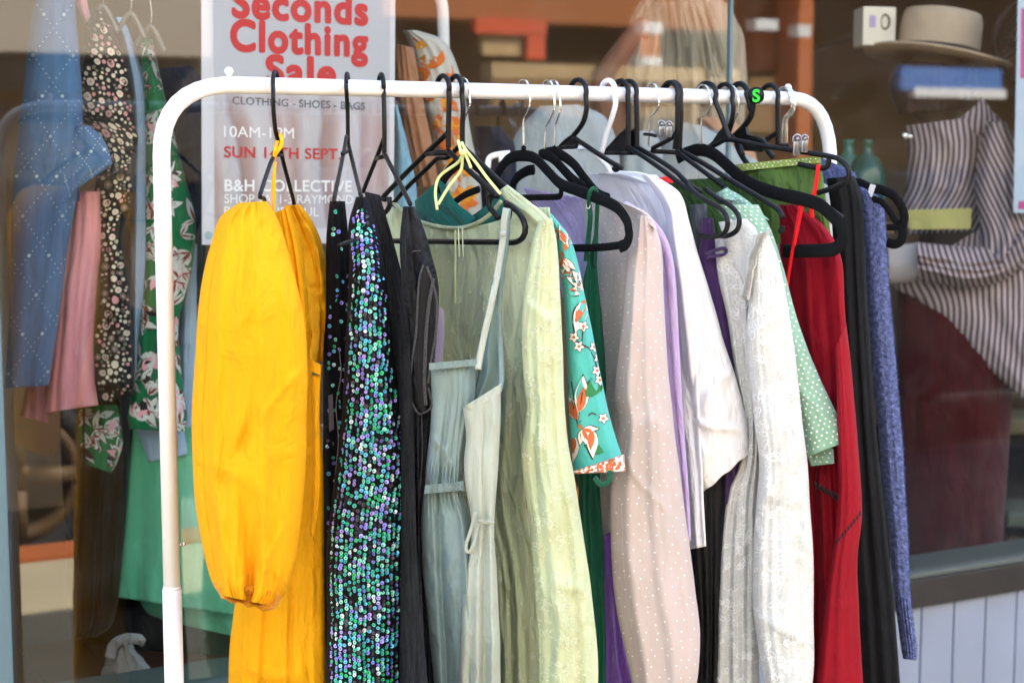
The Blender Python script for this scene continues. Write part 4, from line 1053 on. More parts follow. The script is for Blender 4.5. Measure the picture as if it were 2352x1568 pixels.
# 7 ---- dark green strappy dress
dg = fabric('bottle_green', C('#0b5a41', 0.75), rough=0.5, sheen=0.06, var=0.15, crease=0.3)
t = garment('dark_green_slip_dress', 'bottle green slip dress with thin straps looped over the velvet hanger', 'dress', 1360, 440, 2.55)
pY7 = plane_Y(1222, 33)
c = Cloth([(1340, 640), (1334, 760), (1330, 900), (1328, 1060), (1330, 1300), (1340, 1600)], [(1366, 530), (1373, 640), (1384, 740), (1392, 900), (1378, 1080), (1388, 1300), (1394, 1600)], lambda u, v, s, tt: pY7(1368) + 0.015, 0.012, N=110, M=30, folds=3, famp=0.008, seed=61)
c.build('body', dg, t)
yb = pY7(1366)
strap(t, [(1346, 600, yb), (1352, 540, yb), (1356, 500, yb - .01), (1354, 470, yb - .012)], dg, 0.004, 0.0012)
strap(t, [(1366, 610, yb), (1370, 520, yb), (1372, 450, yb - .02), (1362, 432, yb - .03), (1354, 446, yb - .03), (1352, 474, yb - .014)], dg, 0.0034, 0.0012)
strap(t, [(1366, 1096, 2.40), (1380, 1112, 2.40), (1398, 1104, 2.40), (1402, 1080, 2.40)], dg, 0.004, 0.0015, 'side_loop')
mb = MB(); tube(mb, [P(1351 + 4 * math.cos(a), 474 + 5 * math.sin(a), yb - 0.016) for a in [k * 0.7 for k in range(10)]], 0.0009, 6); mb.build('strap_ring', chrome, t)
# 8 ---- pink dotted blouse
pk = fabric('blush_chiffon', C('#ddcfc8', 0.86), rough=0.8, sheen=0.155, var=0.05, crease=0.3, cscale=9, weave=0.2, transl=0.3, col2=C('#e6d5d2', 0.9))
wd = plain('white_dot', (0.95, 0.93, 0.92, 1), 0.7, var=0.01)
def dots(c, step, r, seed, mi=1, jit=0.25):
    rnd = random.Random(seed); z = 0.004; row = 0
    wmax = max(c.wid)
    while z < c.len[-1]:
        x = -wmax / 2 + (step / 2 if row % 2 else 0)
        while x < wmax / 2:
            c.dot(x + rnd.uniform(-jit, jit) * step, z + rnd.uniform(-jit, jit) * step, r * rnd.uniform(.85, 1.15), mi, 8, 0.0016); x += step
        z += step * 0.8; row += 1
t = garment('blush_blouse', 'sheer blush blouse with tiny white dots and long full sleeve', 'blouse', 1480, 500, 2.55)
pY8 = plane_Y(1268, 33)
c = Cloth([(1338, 450), (1348, 600), (1352, 760), (1360, 900), (1372, 1100), (1372, 1190), (1384, 1262)], [(1480, 482), (1490, 600), (1480, 760), (1460, 900), (1440, 1100), (1432, 1200), (1420, 1268)],
          lambda u, v, s, tt: pY8(u) + 0.015, 0.012, 0.7, 5, N=110, M=50, folds=5, famp=0.008, fw=0.06, seed=71, gather=[(0.86, 0.02, 0.003, 60)])
dots(c, 0.02, 0.0013, 1); c.build('body', [pk, wd], t)
c = Cloth([(1462, 492), (1446, 560), (1436, 660), (1424, 780), (1412, 900), (1420, 980), (1404, 1120), (1404, 1250), (1410, 1350), (1424, 1440), (1446, 1540), (1456, 1600)],
          [(1496, 498), (1518, 560), (1524, 660), (1530, 780), (1540, 900), (1550, 1000), (1566, 1120), (1584, 1250), (1598, 1360), (1608, 1450), (1606, 1530), (1596, 1600)],
          lambda u, v, s, tt: pY8(1478), 0.042, 0.7, 2.1, N=150, M=60, folds=6, famp=0.011, fw=0.08, fgrow=0.5, wr=0.006, crs=0.006, cf=8, seed=72, edge=2.5)
dots(c, 0.0185, 0.00135, 2); c.seam(ss=0.15, r=0.0006).build('sleeve', [pk, wd], t)
c = Cloth([(1400, 456), (1440, 476), (1470, 500)], [(1452, 470), (1490, 492), (1512, 530)], lambda u, v, s, tt: pY8(u) - 0.012, 0.012, N=30, M=30, folds=2, famp=0.003, seed=73); dots(c, 0.02, 0.0013, 9); c.build('shoulder', [pk, wd], t)
# 9 ---- lilac dress
ll = fabric('lilac_cloth', C('#cdb0ee', 0.82), rough=0.6, sheen=0.4, var=0.08, crease=0.4, col2=C('#dac6f2', 0.85), transl=0.15)
lp = fabric('violet_cloth', C('#8a55c0', 0.75), rough=0.55, sheen=0.4, var=0.15, crease=0.4)
t = garment('lilac_dress', 'lilac top layer with violet skirt showing behind the blush blouse', 'dress', 1530, 560, 2.56)
pY9 = plane_Y(1290, 33)
c = Cloth([(1200, 430), (1240, 500), (1300, 700), (1400, 900), (1440, 1100), (1460, 1290)], [(1444, 474), (1508, 530), (1540, 600), (1553, 760), (1560, 900), (1568, 1000), (1578, 1120), (1583, 1200), (1584, 1290)], lambda u, v, s, tt: max(pY9(u) + 0.02, pY8(1478) + 0.06), 0.012, 0.6, 5, N=100, M=44, folds=3, famp=0.006, seed=81, gather=[(0.05, 0.1, 0.003, 90)])
c.build('body', ll, t)
mb = MB(); tube(mb, [P(u, v, max(pY9(u) - 0.004, pY8(1478) + 0.04)) for u, v in ((1436, 470), (1470, 492), (1506, 524), (1530, 572), (1541, 640), (1549, 760), (1557, 900), (1566, 1010), (1576, 1130), (1582, 1240))], [0.006, 0.0075, 0.0065, 0.005, 0.004], 10, n=90); mb.build('shoulder_roll', ll, t)
c = Cloth([(1368, 1240), (1376, 1350), (1382, 1480), (1380, 1600)], [(1440, 1200), (1440, 1350), (1450, 1480), (1480, 1600)], pY9(1420), 0.02, 0.7, 3, N=70, M=40, folds=5, famp=0.014, fw=0.08, drift=0.4, wr=0.005, seed=82)
c.build('skirt', lp, t)
# 10 --- white blouse
wh = fabric('white_cotton', (0.86, 0.86, 0.88, 1), rough=0.85, sheen=0.06, var=0.03, crease=0.6, cscale=9, weave=0.2, transl=0.15, col2=(0.9, 0.9, 0.92, 1))
t = garment('white_blouse', 'plain white cotton blouse with wide elbow sleeve', 'blouse', 1560, 440, 2.62)
pY10 = plane_Y(1404, 33)
c = Cloth([(1354, 396), (1380, 470), (1420, 600), (1480, 800), (1540, 1000), (1580, 1262)], [(1508, 402), (1560, 470), (1580, 600), (1600, 800), (1610, 1000), (1622, 1254)], lambda u, v, s, tt: pY10(u) + 0.02, 0.012, 0.6, 5, N=100, M=44, folds=4, famp=0.008, seed=91)
c.seam(tt=0.975, r=0.0007).build('body', wh, t)
c = Cloth([(1470, 398), (1520, 470), (1534, 560), (1548, 680), (1560, 800), (1572, 920), (1582, 1020), (1596, 1100), (1616, 1130)], [(1520, 412), (1562, 446), (1584, 510), (1606, 590), (1636, 690), (1668, 800), (1694, 880), (1714, 960), (1720, 1042)],
          lambda u, v, s, tt: pY10(1555) + 0.01, 0.036, 0.8, 2.2, N=120, M=56, folds=5, famp=0.009, fw=0.08, drift=0.3, wr=0.008, crs=0.011, cf=7, seed=92, edge=2, hem=2)
c.seam(tt=0.972, r=0.0007).seam(ss=0.86, r=0.0006).build('sleeve', wh, t)
c = Cloth([(1352, 402), (1400, 404), (1470, 420)], [(1420, 392), (1480, 398), (1536, 430)], lambda u, v, s, tt: pY10(u) - 0.012, 0.01, N=30, M=30, folds=2, famp=0.003, seed=93); c.build('shoulder', wh, t)
# 11 --- black trousers with dark purple satin
bs = fabric('black_satin', (0.003, 0.003, 0.004, 1), rough=0.5, sheen=0.0, var=0.3)
pu = fabric('aubergine_satin', C('#43275e', 0.7), rough=0.35, sheen=0.15, var=0.2)
pY11 = plane_Y(1450, 36)
t = garment('aubergine_dress', 'dark aubergine satin dress strip between white blouse and white lace blouse', 'dress', 1640, 540, 2.64)
c = Cloth([(1610, 500), (1606, 640), (1620, 800), (1640, 1000), (1655, 1200), (1640, 1600)], [(1638, 500), (1656, 640), (1690, 860), (1700, 1000), (1700, 1200), (1690, 1600)], lambda u, v, s, tt: pY11(1660) + 0.05, 0.012, N=90, M=24, folds=3, famp=0.008, seed=101); c.build('body', pu, t)
mb = MB(); tube(mb, [P(u, v, pY11(1640)) for u, v in ((1622, 584), (1640, 576), (1660, 570), (1668, 574), (1662, 584), (1640, 588), (1624, 592))], 0.003, 8); mb.build('strap_loop', pu, t)
t = garment('black_trousers', 'black satin trousers hanging below the hem of the white blouse', 'trousers', 1620, 1180, 2.62)
c = Cloth([(1560, 1040), (1576, 1180), (1590, 1300), (1602, 1420), (1600, 1600)], [(1668, 1040), (1664, 1180), (1658, 1300), (1652, 1420), (1648, 1600)], lambda u, v, s, tt: pY11(1640) + 0.02, 0.02, N=80, M=30, folds=4, famp=0.012, seed=102); c.build('legs', bs, t)
t = garment('denim_skirt', 'charcoal denim waistband peeping out beside the white blouse shoulder', 'skirt', 1605, 500, 2.6)
c = Cloth([(1582, 470), (1590, 520), (1606, 600), (1620, 700)], [(1622, 468), (1626, 510), (1622, 600), (1640, 700)], lambda u, v, s, tt: pY11(1600) + 0.012, 0.008, N=40, M=24, folds=2, famp=0.004, seed=103)
c.build('waistband', fabric('grey_denim', (0.03, 0.034, 0.042, 1), var=0.6, vscale=60, col2=(0.09, 0.1, 0.12, 1)), t)
# 12 --- white lace blouse
def lace(name):
    m = fabric(name, (0.68, 0.69, 0.68, 1), rough=0.9, sheen=0.06, var=0.06, vscale=60, crease=0.3, cscale=10, weave=0.4, transl=0.12, col2=(0.74, 0.75, 0.74, 1))
    N, L = m.node_tree.nodes, m.node_tree.links
    b = N['Principled BSDF']
    tc = N.new('ShaderNodeTexCoord')
    v = N.new('ShaderNodeTexVoronoi'); v.inputs['Scale'].default_value = 150; v.feature = 'DISTANCE_TO_EDGE'
    nz = N.new('ShaderNodeTexNoise'); nz.inputs['Scale'].default_value = 26
    ad = N.new('ShaderNodeMix'); ad.data_type = 'VECTOR'; ad.inputs[0].default_value = 0.06
    L.new(tc.outputs['UV'], nz.inputs['Vector']); L.new(tc.outputs['UV'], ad.inputs[4]); L.new(nz.outputs['Color'], ad.inputs[5]); L.new(ad.outputs[1], v.inputs['Vector'])
    bp = N.new('ShaderNodeBump'); bp.inputs['Strength'].default_value = 0.5; bp.inputs['Distance'].default_value = 0.0014
    old = b.inputs['Normal'].links[0].from_socket
    rp = N.new('ShaderNodeValToRGB'); rp.color_ramp.elements[0].position = 0.02; rp.color_ramp.elements[1].position = 0.3
    L.new(v.outputs['Distance'], rp.inputs[0]); L.new(rp.outputs[0], bp.inputs['Height']); L.new(old, bp.inputs['Normal']); L.new(bp.outputs[0], b.inputs['Normal'])
    r2 = N.new('ShaderNodeValToRGB'); r2.color_ramp.elements[0].position = 0.0; r2.color_ramp.elements[1].position = 0.16; r2.color_ramp.elements[0].color = (0.86, 0.88, 0.87, 1)
    L.new(v.outputs['Distance'], r2.inputs[0])
    mu = N.new('ShaderNodeMix'); mu.data_type = 'RGBA'; mu.blend_type = 'MULTIPLY'; mu.inputs[0].default_value = 1.0
    oc = b.inputs['Base Color'].links[0].from_socket
    L.new(oc, mu.inputs[6]); L.new(r2.outputs[0], mu.inputs[7]); L.new(mu.outputs[2], b.inputs['Base Color'])
    return m
lc = lace('white_lace')
hole = plain('lace_hole', (0.42, 0.44, 0.43, 1), 0.9); lth = plain('lace_thread', (0.86, 0.87, 0.86, 1), 0.8, var=0.02)
t = garment('white_lace_blouse', 'white lace blouse with long loose embroidered sleeve', 'blouse', 1720, 530, 2.66)
pY12 = plane_Y(1512, 33)
c = Cloth([(1640, 540), (1650, 640), (1672, 740), (1690, 860), (1708, 960), (1700, 1060), (1672, 1130), (1656, 1220), (1648, 1350), (1640, 1600)], [(1730, 520), (1742, 640), (1740, 760), (1742, 900), (1744, 1060), (1740, 1150), (1742, 1250), (1742, 1350), (1744, 1600)],
          lambda u, v, s, tt: pY12(1712) + 0.02, 0.02, 0.7, 3, N=130, M=50, folds=6, famp=0.011, fw=0.07, seed=111, edge=2, gather=[(0.6, 0.012, 0.003, 40)])
curls(c, 260, 34, 0.006, 0.014, 0.0007, 2)
c.build('body', [lc, hole, lth], t)
c = Cloth([(1744, 548), (1728, 600), (1722, 680), (1712, 770), (1722, 870), (1732, 960), (1742, 1060), (1736, 1180), (1728, 1290), (1730, 1400), (1744, 1500), (1764, 1600)],
          [(1768, 540), (1790, 600), (1806, 680), (1820, 770), (1832, 870), (1846, 980), (1856, 1080), (1864, 1200), (1868, 1330), (1870, 1450), (1868, 1530), (1862, 1600)],
          lambda u, v, s, tt: pY12(1752), 0.038, 0.7, 2.2, N=150, M=60, folds=7, famp=0.009, fw=0.06, wr=0.008, crs=0.007, cf=9, seed=112, edge=2.5)
rnd = random.Random(31)
for _ in range(46):
    x, z = rnd.uniform(-.04, .045), rnd.uniform(0.02, c.len[-1])
    for a in range(rnd.randint(2, 4)):
        for b in range(rnd.randint(3, 7)): c.dot(x + a * 0.0026, z + b * 0.0026, 0.0008, 1, 5, 0.0009)
curls(c, 420, 33, 0.006, 0.016, 0.0007, 2)
c.seam(ss=0.12).build('sleeve', [lc, hole, lth], t)
c = Cloth([(1728, 540), (1716, 600), (1700, 680)], [(1772, 528), (1742, 586), (1720, 690)], pY12(1752) - 0.03, 0.008, N=40, M=30, folds=3, famp=0.006, seed=113, edge=4, gather=[(0.5, 1, 0.004, 60)]); c.build('shoulder_ruffle', lc, t)
c = Cloth([(1650, 510), (1672, 570), (1706, 650)], [(1730, 500), (1752, 540), (1730, 660)], lambda u, v, s, tt: pY12(1712) + 0.0, 0.014, N=40, M=30, folds=3, famp=0.004, seed=114); c.build('shoulder', lc, t)
# 13 --- mint dotted top
mi_ = fabric('mint_cloth', C('#92c0a6', 0.75), rough=0.8, var=0.05, crease=0.3, col2=C('#9ecab2', 0.77))
t = garment('mint_dotted_top', 'mint green top with white polka dots and frilled sleeve hem', 'top', 1770, 480, 2.72)
pY13 = plane_Y(1556, 34)
c = Cloth([(1640, 470), (1700, 560), (1760, 700), (1800, 850), (1830, 950), (1850, 1050)], [(1742, 470), (1776, 540), (1806, 640), (1840, 760), (1880, 860), (1920, 945), (1950, 1012)][:6] + [(1950, 1012)],
          lambda u, v, s, tt: pY13(1775), 0.028, 0.7, 2.3, N=120, M=50, folds=3, famp=0.005, fw=0.1, seed=121, edge=1.2)
dots(c, 0.0105, 0.00165, 3, 1, 0.12); c.seam(tt=0.965, r=0.0006).build('sleeve', [mi_, wd], t)
c = Cloth([(1840, 1015), (1862, 1070)], [(1914, 1030), (1916, 1064)], pY13(1775) + 0.02, 0.012, N=24, M=30, folds=3, famp=0.006, seed=122); dots(c, 0.0105, 0.00165, 4, 1, 0.12); c.build('sleeve_frill', [mi_, wd], t)
c = Cloth([(1636, 452), (1660, 466), (1690, 490)], [(1668, 430), (1714, 458), (1768, 506)], lambda u, v, s, tt: pY13(u) - 0.012, 0.012, N=40, M=30, folds=2, famp=0.003, seed=123); dots(c, 0.0105, 0.00165, 5, 1, 0.12); c.build('shoulder', [mi_, wd], t)
c = Cloth([(1636, 448), (1650, 456)], [(1672, 430), (1692, 462)], lambda u, v, s, tt: pY13(u) - 0.028, 0.008, N=20, M=20, folds=2, famp=0.004, seed=124); dots(c, 0.0095, 0.0015, 6, 1, 0.12); c.build('collar', [mi_, wd], t)
# 14 --- red dress
rdm = fabric('red_crepe', C('#a0001c', 0.62), rough=0.75, sheen=0.0, var=0.08, crease=0.3, col2=C('#ac0022', 0.66))
t = garment('red_strap_dress', 'crimson red strap dress with ladder lace trim on velvet hanger', 'dress', 1880, 480, 2.75)
pY14 = plane_Y(1632, 36)
c = Cloth([(1788, 470), (1790, 560), (1800, 700), (1820, 900), (1840, 1100), (1852, 1300), (1850, 1600)], [(1828, 470), (1894, 520), (1932, 590), (1940, 700), (1950, 860), (1950, 1000), (1952, 1200), (1960, 1600)],
          lambda u, v, s, tt: pY14(u) + 0.055, 0.02, 0.7, 3, N=130, M=50, folds=6, famp=0.016, fw=0.06, fgrow=0.8, wr=0.005, crs=0.006, cf=8, seed=131); c.seam(ss=0.5, r=0.0007).build('body', rdm, t)
c = Cloth([(1918, 800), (1922, 900), (1924, 1010), (1926, 1120), (1918, 1230), (1900, 1350), (1886, 1460), (1872, 1600)], [(1944, 740), (1956, 850), (1966, 960), (1974, 1060), (1980, 1180), (1970, 1290), (1974, 1420), (1984, 1600)],
          lambda u, v, s, tt: pY14(1900) - 0.03, 0.02, 0.7, 2.4, N=120, M=44, folds=3, famp=0.008, seed=132)
blk = plain('trim_hole', (0.006, 0.002, 0.004, 1), 0.9)
rnd = random.Random(2)
i1 = min(range(c.N + 1), key=lambda i: abs(V2(c.front[i][c.M // 2])[1] - 1212))
for k in range(9):
    f = (k + 0.5) / 9 - 0.5
    c.poly([(f * c.wid[i1] * 0.95 + px, c.len[i1] - f * 0.034 + pz) for px, pz in ((-.0022, -.004), (.0015, -.0045), (.0025, .003), (-.0012, .0042))], 1, 0.0015)
c.build('overlay', [rdm, blk], t)
mb = MB()
for k in range(7):
    tube(mb, [P(1872 + k * 8, 1106 + k * 4.5, pY14(1900) - 0.013), P(1876 + k * 8, 1122 + k * 4.5, pY14(1900) - 0.013)], 0.0022, 8, smooth=False)
mb.build('ladder_trim', blk, t)
rs = fabric('red_strap', C('#d80a18', 0.9), rough=0.45, crease=0.05, sheen=0.0)
yr = lambda u: pY14(u) - 0.006
strap(t, [(1802, 700, yr(1860)), (1813, 620, yr(1862)), (1823, 560, yr(1866)), (1833, 500, yr(1866)), (1843, 448, yr(1866))], rs, 0.003, 0.0013)
strap(t, [(1824, 566, yr(1866) - .004), (1837, 500, yr(1866) - .004), (1848, 456, yr(1866) - .004)], rs, 0.003, 0.0013)
strap(t, [(1866, 500, yr(1890)), (1864, 470, yr(1890)), (1873, 430, yr(1890)), (1880, 378, yr(1890))], rs, 0.0036, 0.0013)
# 15 --- black long dress, 16 --- blue knit, 17 --- green skirt
bl = fabric('black_jersey', (0.004, 0.0045, 0.006, 1), rough=0.9, var=0.25, vscale=5, sheen=0.0, weave=0.3)
t = garment('black_trouser_pair', 'plain black trousers folded over the hanger bar between red dress and blue knit', 'trousers', 1940, 420, 2.8)
pY15 = plane_Y(1700, 40)
c = Cloth([(1898, 410), (1910, 500), (1920, 700), (1930, 1000), (1940, 1300), (1950, 1600)], [(1962, 404), (1978, 450), (1986, 560), (1996, 760), (2014, 1000), (2034, 1200), (2054, 1400), (2070, 1600)], lambda u, v, s, tt: 2.88, 0.02, 0.8, 3, N=120, M=40, folds=4, famp=0.014, fw=0.08, wr=0.005, crs=0.005, seed=141); c.seam(ss=0.72, r=0.0009).build('legs', bl, t)
kn = fabric('blue_boucle', C('#2c3c8a', 0.7), rough=0.95, sheen=0.08, var=0.5, vscale=130, crease=0.8, cscale=150, weave=1.0, wscale=260, stretch=0.9, col2=C('#8595d6', 0.78))
t = garment('blue_knit_jumper', 'fuzzy cornflower blue knit jumper with ribbed cuff, last garment on the right', 'jumper', 2010, 440, 2.85)
def rib(s, tt, x, z): return (0.0035 * math.sin(s * 34) if tt > 0.87 else 0.0) + 0.0015 * noise.noise(Vector((x * 260, z * 260, 1)))
c = Cloth([(1962, 424), (1976, 500), (1986, 600), (1994, 720), (2004, 860), (2018, 1000), (2032, 1140), (2044, 1260), (2056, 1380), (2066, 1470), (2074, 1512)], [(1996, 436), (2026, 462), (2034, 520), (2040, 620), (2050, 740), (2060, 860), (2070, 980), (2078, 1100), (2086, 1260), (2094, 1390), (2104, 1480), (2104, 1516)],
          2.95, 0.035, 0.8, 2.1, N=190, M=70, folds=2, famp=0.004, wr=0.003, crs=0.002, seed=151, edge=2, fn=rib)
ko = c.build('sleeve', kn, t)
rnd = random.Random(8); mb = MB()
for _ in range(2600):
    i = rnd.randrange(2, c.N); j = rnd.choice((rnd.randrange(0, c.M + 1), c.M - rnd.randrange(0, 5), c.M - rnd.randrange(0, 9)))
    p = c.front[i][j]; q = p + Vector((rnd.gauss(0.0015, 0.0016), rnd.gauss(-0.002, 0.0014), rnd.gauss(0, 0.0022)))
    w = Vector((0.00028, 0, 0.00028)); m_ = (p + q) / 2 + Vector((0, 0, rnd.gauss(0, 0.001)))
    mb.add([p - w, p + w, m_ + w, m_ - w, q], [(0, 1, 2, 3), (3, 2, 4)])
mb.build('fuzz', kn, ko, False)
c = Cloth([(1880, 360), (1890, 420)], [(1966, 396), (1980, 470)], 3.0, 0.012, N=30, M=24, folds=2, famp=0.004, seed=153); c.build('body', kn, t)
pYg = plane_Y(1636, 44)
gs_ = fabric('grass_green', C('#577a3a', 0.6), rough=0.85, var=0.2, vscale=16, crease=0.8, cscale=18, sheen=0.0, col2=C('#76994e', 0.65))
t = garment('green_skirt', 'grass green skirt with white dotted waistband held by chrome clips', 'skirt', 1830, 380, 2.75)
c = Cloth([(1690, 386), (1700, 420), (1712, 480), (1730, 560)], [(1886, 372), (1892, 420), (1900, 480), (1912, 560)], lambda u, v, s, tt: pYg(u) + 0.03, 0.012, 0.6, 5, N=70, M=50, folds=4, famp=0.01, seed=161); c.build('body', gs_, t)
c = Cloth([(1690, 378), (1694, 394)], [(1884, 358), (1886, 374)], lambda u, v, s, tt: pYg(u) + 0.018, 0.008, 0.6, 5, N=20, M=50, folds=0, seed=162); dots(c, 0.009, 0.0014, 7, 1, 0.2); c.build('waistband', [fabric('lime_band', C('#a9bd5c', 0.75), var=0.1), wd], t)
t = garment('olive_green_top', 'olive green top half hidden under the black hanger arms right of the white blouse', 'top', 1580, 420, 2.8)
c = Cloth([(1480, 418), (1500, 450), (1560, 520), (1600, 640)], [(1720, 404), (1740, 430), (1760, 520), (1780, 640)], lambda u, v, s, tt: 2.95 - 0.0003 * (u - 1600), 0.012, 0.6, 5, N=60, M=40, folds=4, famp=0.008, seed=163); c.build('body', fabric('leaf_green', C('#22402a', 0.45), var=0.4, col2=C('#4f7a3c', 0.5), sheen=0.0, crease=0.8, cscale=20), t)
t = garment('red_collar_top', 'small scarlet collar showing between white blouse and olive green top', 'top', 1510, 420, 2.74)
c = Cloth([(1478, 414), (1488, 424)], [(1542, 404), (1546, 420)], 2.83, 0.006, N=20, M=20, folds=1, famp=0.002, seed=164); c.build('collar', rs, t)
# ------------------------------------------------------------------ behind the glass, left: clothes hung in the window
def inside(name, label, cat, u, v, group='clothes hanging inside the window'):
    p = onglass(u, v, -0.2); return thing(name, label, cat, p, group)
def gY(off, uc): 
    y = glass_Y(uc, -off)
    return lambda u, v, s, t: y
bw_ = [fabric('dusty_blue', C('#44709f', 0.85), var=0.15, crease=0.3, col2=C('#547fac', 0.85)), plain('pale_print', C('#c3dbe8', 0.85), 0.8)]
def lattice(c, step, seed):
    rnd = random.Random(seed); w = max(c.wid); n = 9
    k = -12
    for d in (1, -1):
        for k in range(-30, 30):
            for i in range(0, 60):
                z = i * step / n; x = k * step + d * z * 0.75
                if abs(x) > w / 2 or z > c.len[-1]: continue
                c.dot(x, z, 0.0034 if i % n == 0 else 0.0013, 1, 7, 0.0016)
            for i in range(60, 140):
                z = i * step / n; x = k * step + d * (z * 0.75)
                if abs(x) > w / 2 or z > c.len[-1]: continue
                c.dot(x, z, 0.0034 if i % n == 0 else 0.0013, 1, 7, 0.0016)
t = inside('blue_dotted_dress', 'denim blue dress with white dot lattice print at the left window edge', 'dress', 100, 300)
c = Cloth([(92, -60), (72, 40), (56, 180), (40, 320), (28, 460), (24, 600), (20, 740), (10, 892)], [(170, -60), (176, 60), (188, 200), (190, 330), (176, 450), (158, 560), (140, 700), (112, 886)], gY(0.16, 100), 0.04, N=100, M=44, folds=4, famp=0.012, seed=201); lattice(c, 0.075, 1); c.build('body', bw_, t)
c = Cloth([(178, 288), (150, 330), (128, 400), (112, 480), (118, 500)], [(204, 288), (236, 316), (256, 366), (250, 384), (180, 430)], gY(0.11, 180), 0.02, N=60, M=36, folds=3, famp=0.008, seed=202); lattice(c, 0.05, 2); c.build('sleeve', bw_, t)
c = Cloth([(118, 486), (128, 500)], [(182, 424), (184, 460)], gY(0.15, 150), 0.012, N=16, M=20, folds=1, famp=0.002, seed=203); c.build('sleeve_lining', fabric('navy_in', C('#1c3f76', 0.6)), t)
pnk = fabric('dusty_pink', C('#e0949f', 1.0), var=0.08, crease=0.3, col2=C('#e6a2aa', 1.0))
t = inside('pink_shirt', 'dusty pink shirt with open cuffs between blue dress and black floral dress', 'shirt', 180, 500)
c = Cloth([(158, -60), (178, 20), (196, 60)], [(186, -60), (206, 30), (222, 90)], gY(0.22, 190), 0.01, N=30, M=16, folds=1, famp=0.003, seed=210); c.build('shoulder', pnk, t)
c = Cloth([(162, 440), (152, 540), (138, 640), (126, 760), (112, 870), (102, 948)], [(236, 440), (238, 540), (226, 640), (216, 760), (218, 850), (226, 930)], gY(0.2, 170), 0.03, N=80, M=40, folds=4, famp=0.014, fw=0.08, seed=211); c.build('sleeve', pnk, t)
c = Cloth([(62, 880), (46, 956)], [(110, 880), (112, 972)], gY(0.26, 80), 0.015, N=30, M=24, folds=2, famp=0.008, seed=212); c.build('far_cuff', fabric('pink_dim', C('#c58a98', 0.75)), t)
bf = [fabric('black_floral_base', C('#16130f', 0.7), var=0.2), plain('liberty_cream', C('#dcd2ba', 1.0), 0.85, var=0.15), plain('liberty_pink', C('#d69c9c', 1.0), 0.85, var=0.15), plain('liberty_grey', C('#8e8a7a', 0.7), 0.85)]
def liberty(c, n, seed):
    rnd = random.Random(seed); pts = []
    for _ in range(n * 8):
        x, z = rnd.uniform(-.5, .5) * max(c.wid), rnd.uniform(0, c.len[-1]); r = rnd.choice((.003, .0045, .007, .0085))
        if any((x - a) ** 2 + (z - b) ** 2 < (r + q) ** 2 * 1.05 for a, b, q in pts): continue
        pts.append((x, z, r)); m = rnd.choice((1, 1, 1, 2, 3))
        k = rnd.randint(6, 8); ph = rnd.random() * 6
        c.poly([(x + r * rnd.uniform(.8, 1.1) * math.cos(6.283 * i / k + ph), z + r * rnd.uniform(.8, 1.1) * math.sin(6.283 * i / k + ph)) for i in range(k)], m, 0.0015)
        if r > .006: c.dot(x, z, r * 0.4, 2 if m != 2 else 3, 6, 0.002)
        if len(pts) > n: break
t = inside('black_floral_dress', 'black dress densely printed with small cream and pink flowers, peplum waist', 'dress', 240, 200)
for nm, Lp, Rp, off, th, sd in (('bodice', [(212, 20), (206, 70), (190, 140), (174, 220), (164, 262)], [(240, 26), (262, 80), (292, 150), (306, 220), (312, 300)], 0.17, 0.03, 221),
                            ('peplum', [(164, 258), (200, 290), (232, 350), (240, 400)], [(312, 290), (318, 320), (308, 350), (296, 400)], 0.15, 0.03, 222),
                            ('skirt', [(222, 395), (216, 470), (226, 560), (228, 660), (216, 780), (210, 884)], [(300, 392), (306, 460), (282, 540), (296, 660), (304, 780), (308, 890)], 0.18, 0.04, 223),
                            ('hem_frill', [(222, 884), (232, 930)], [(306, 880), (306, 906)], 0.2, 0.02, 224)):
    c = Cloth(Lp, Rp, gY(off, 250), th, N=60, M=36, folds=4, famp=0.009, seed=sd); liberty(c, {'bodice': 420, 'peplum': 230, 'skirt': 520, 'hem_frill': 60}[nm], sd); c.build(nm, bf, t)
sb = fabric('sky_blue_shirting', C('#aacbee', 1.0), var=0.08, crease=0.4, col2=C('#b4d0f0', 1.0))
t = inside('sky_blue_shirt', 'sky blue shirt hanging between the two floral dresses', 'shirt', 320, 300)
c = Cloth([(262, 40), (286, 110), (304, 260), (300, 500), (296, 700), (300, 900)], [(280, 40), (306, 100), (342, 240), (346, 500), (344, 700), (330, 900)], gY(0.24, 310), 0.025, N=80, M=30, folds=3, famp=0.008, seed=231); c.build('sleeve', sb, t)
c = Cloth([(306, 960), (340, 1060)], [(444, 960), (444, 1040)], gY(0.27, 380), 0.02, N=40, M=36, folds=3, famp=0.008, seed=232); c.build('hem', sb, t)
c = Cloth([(420, 560), (410, 800), (404, 1000)], [(452, 560), (452, 800), (452, 1000)], gY(0.3, 430), 0.02, N=50, M=20, folds=2, famp=0.006, seed=233); c.build('far_sleeve', sb, t)
gf = [fabric('emerald_rayon', C('#12804f', 0.9), var=0.12, crease=0.3), plain('leaf_white', C('#dde6e2', 1.0), 0.85, var=0.15), plain('leaf_red', C('#a2403c', 0.75), 0.85), plain('petal_pink', C('#f0b4c2', 1.0), 0.85, var=0.15), plain('leaf_dark', C('#2c2a2a', 0.6), 0.85)]
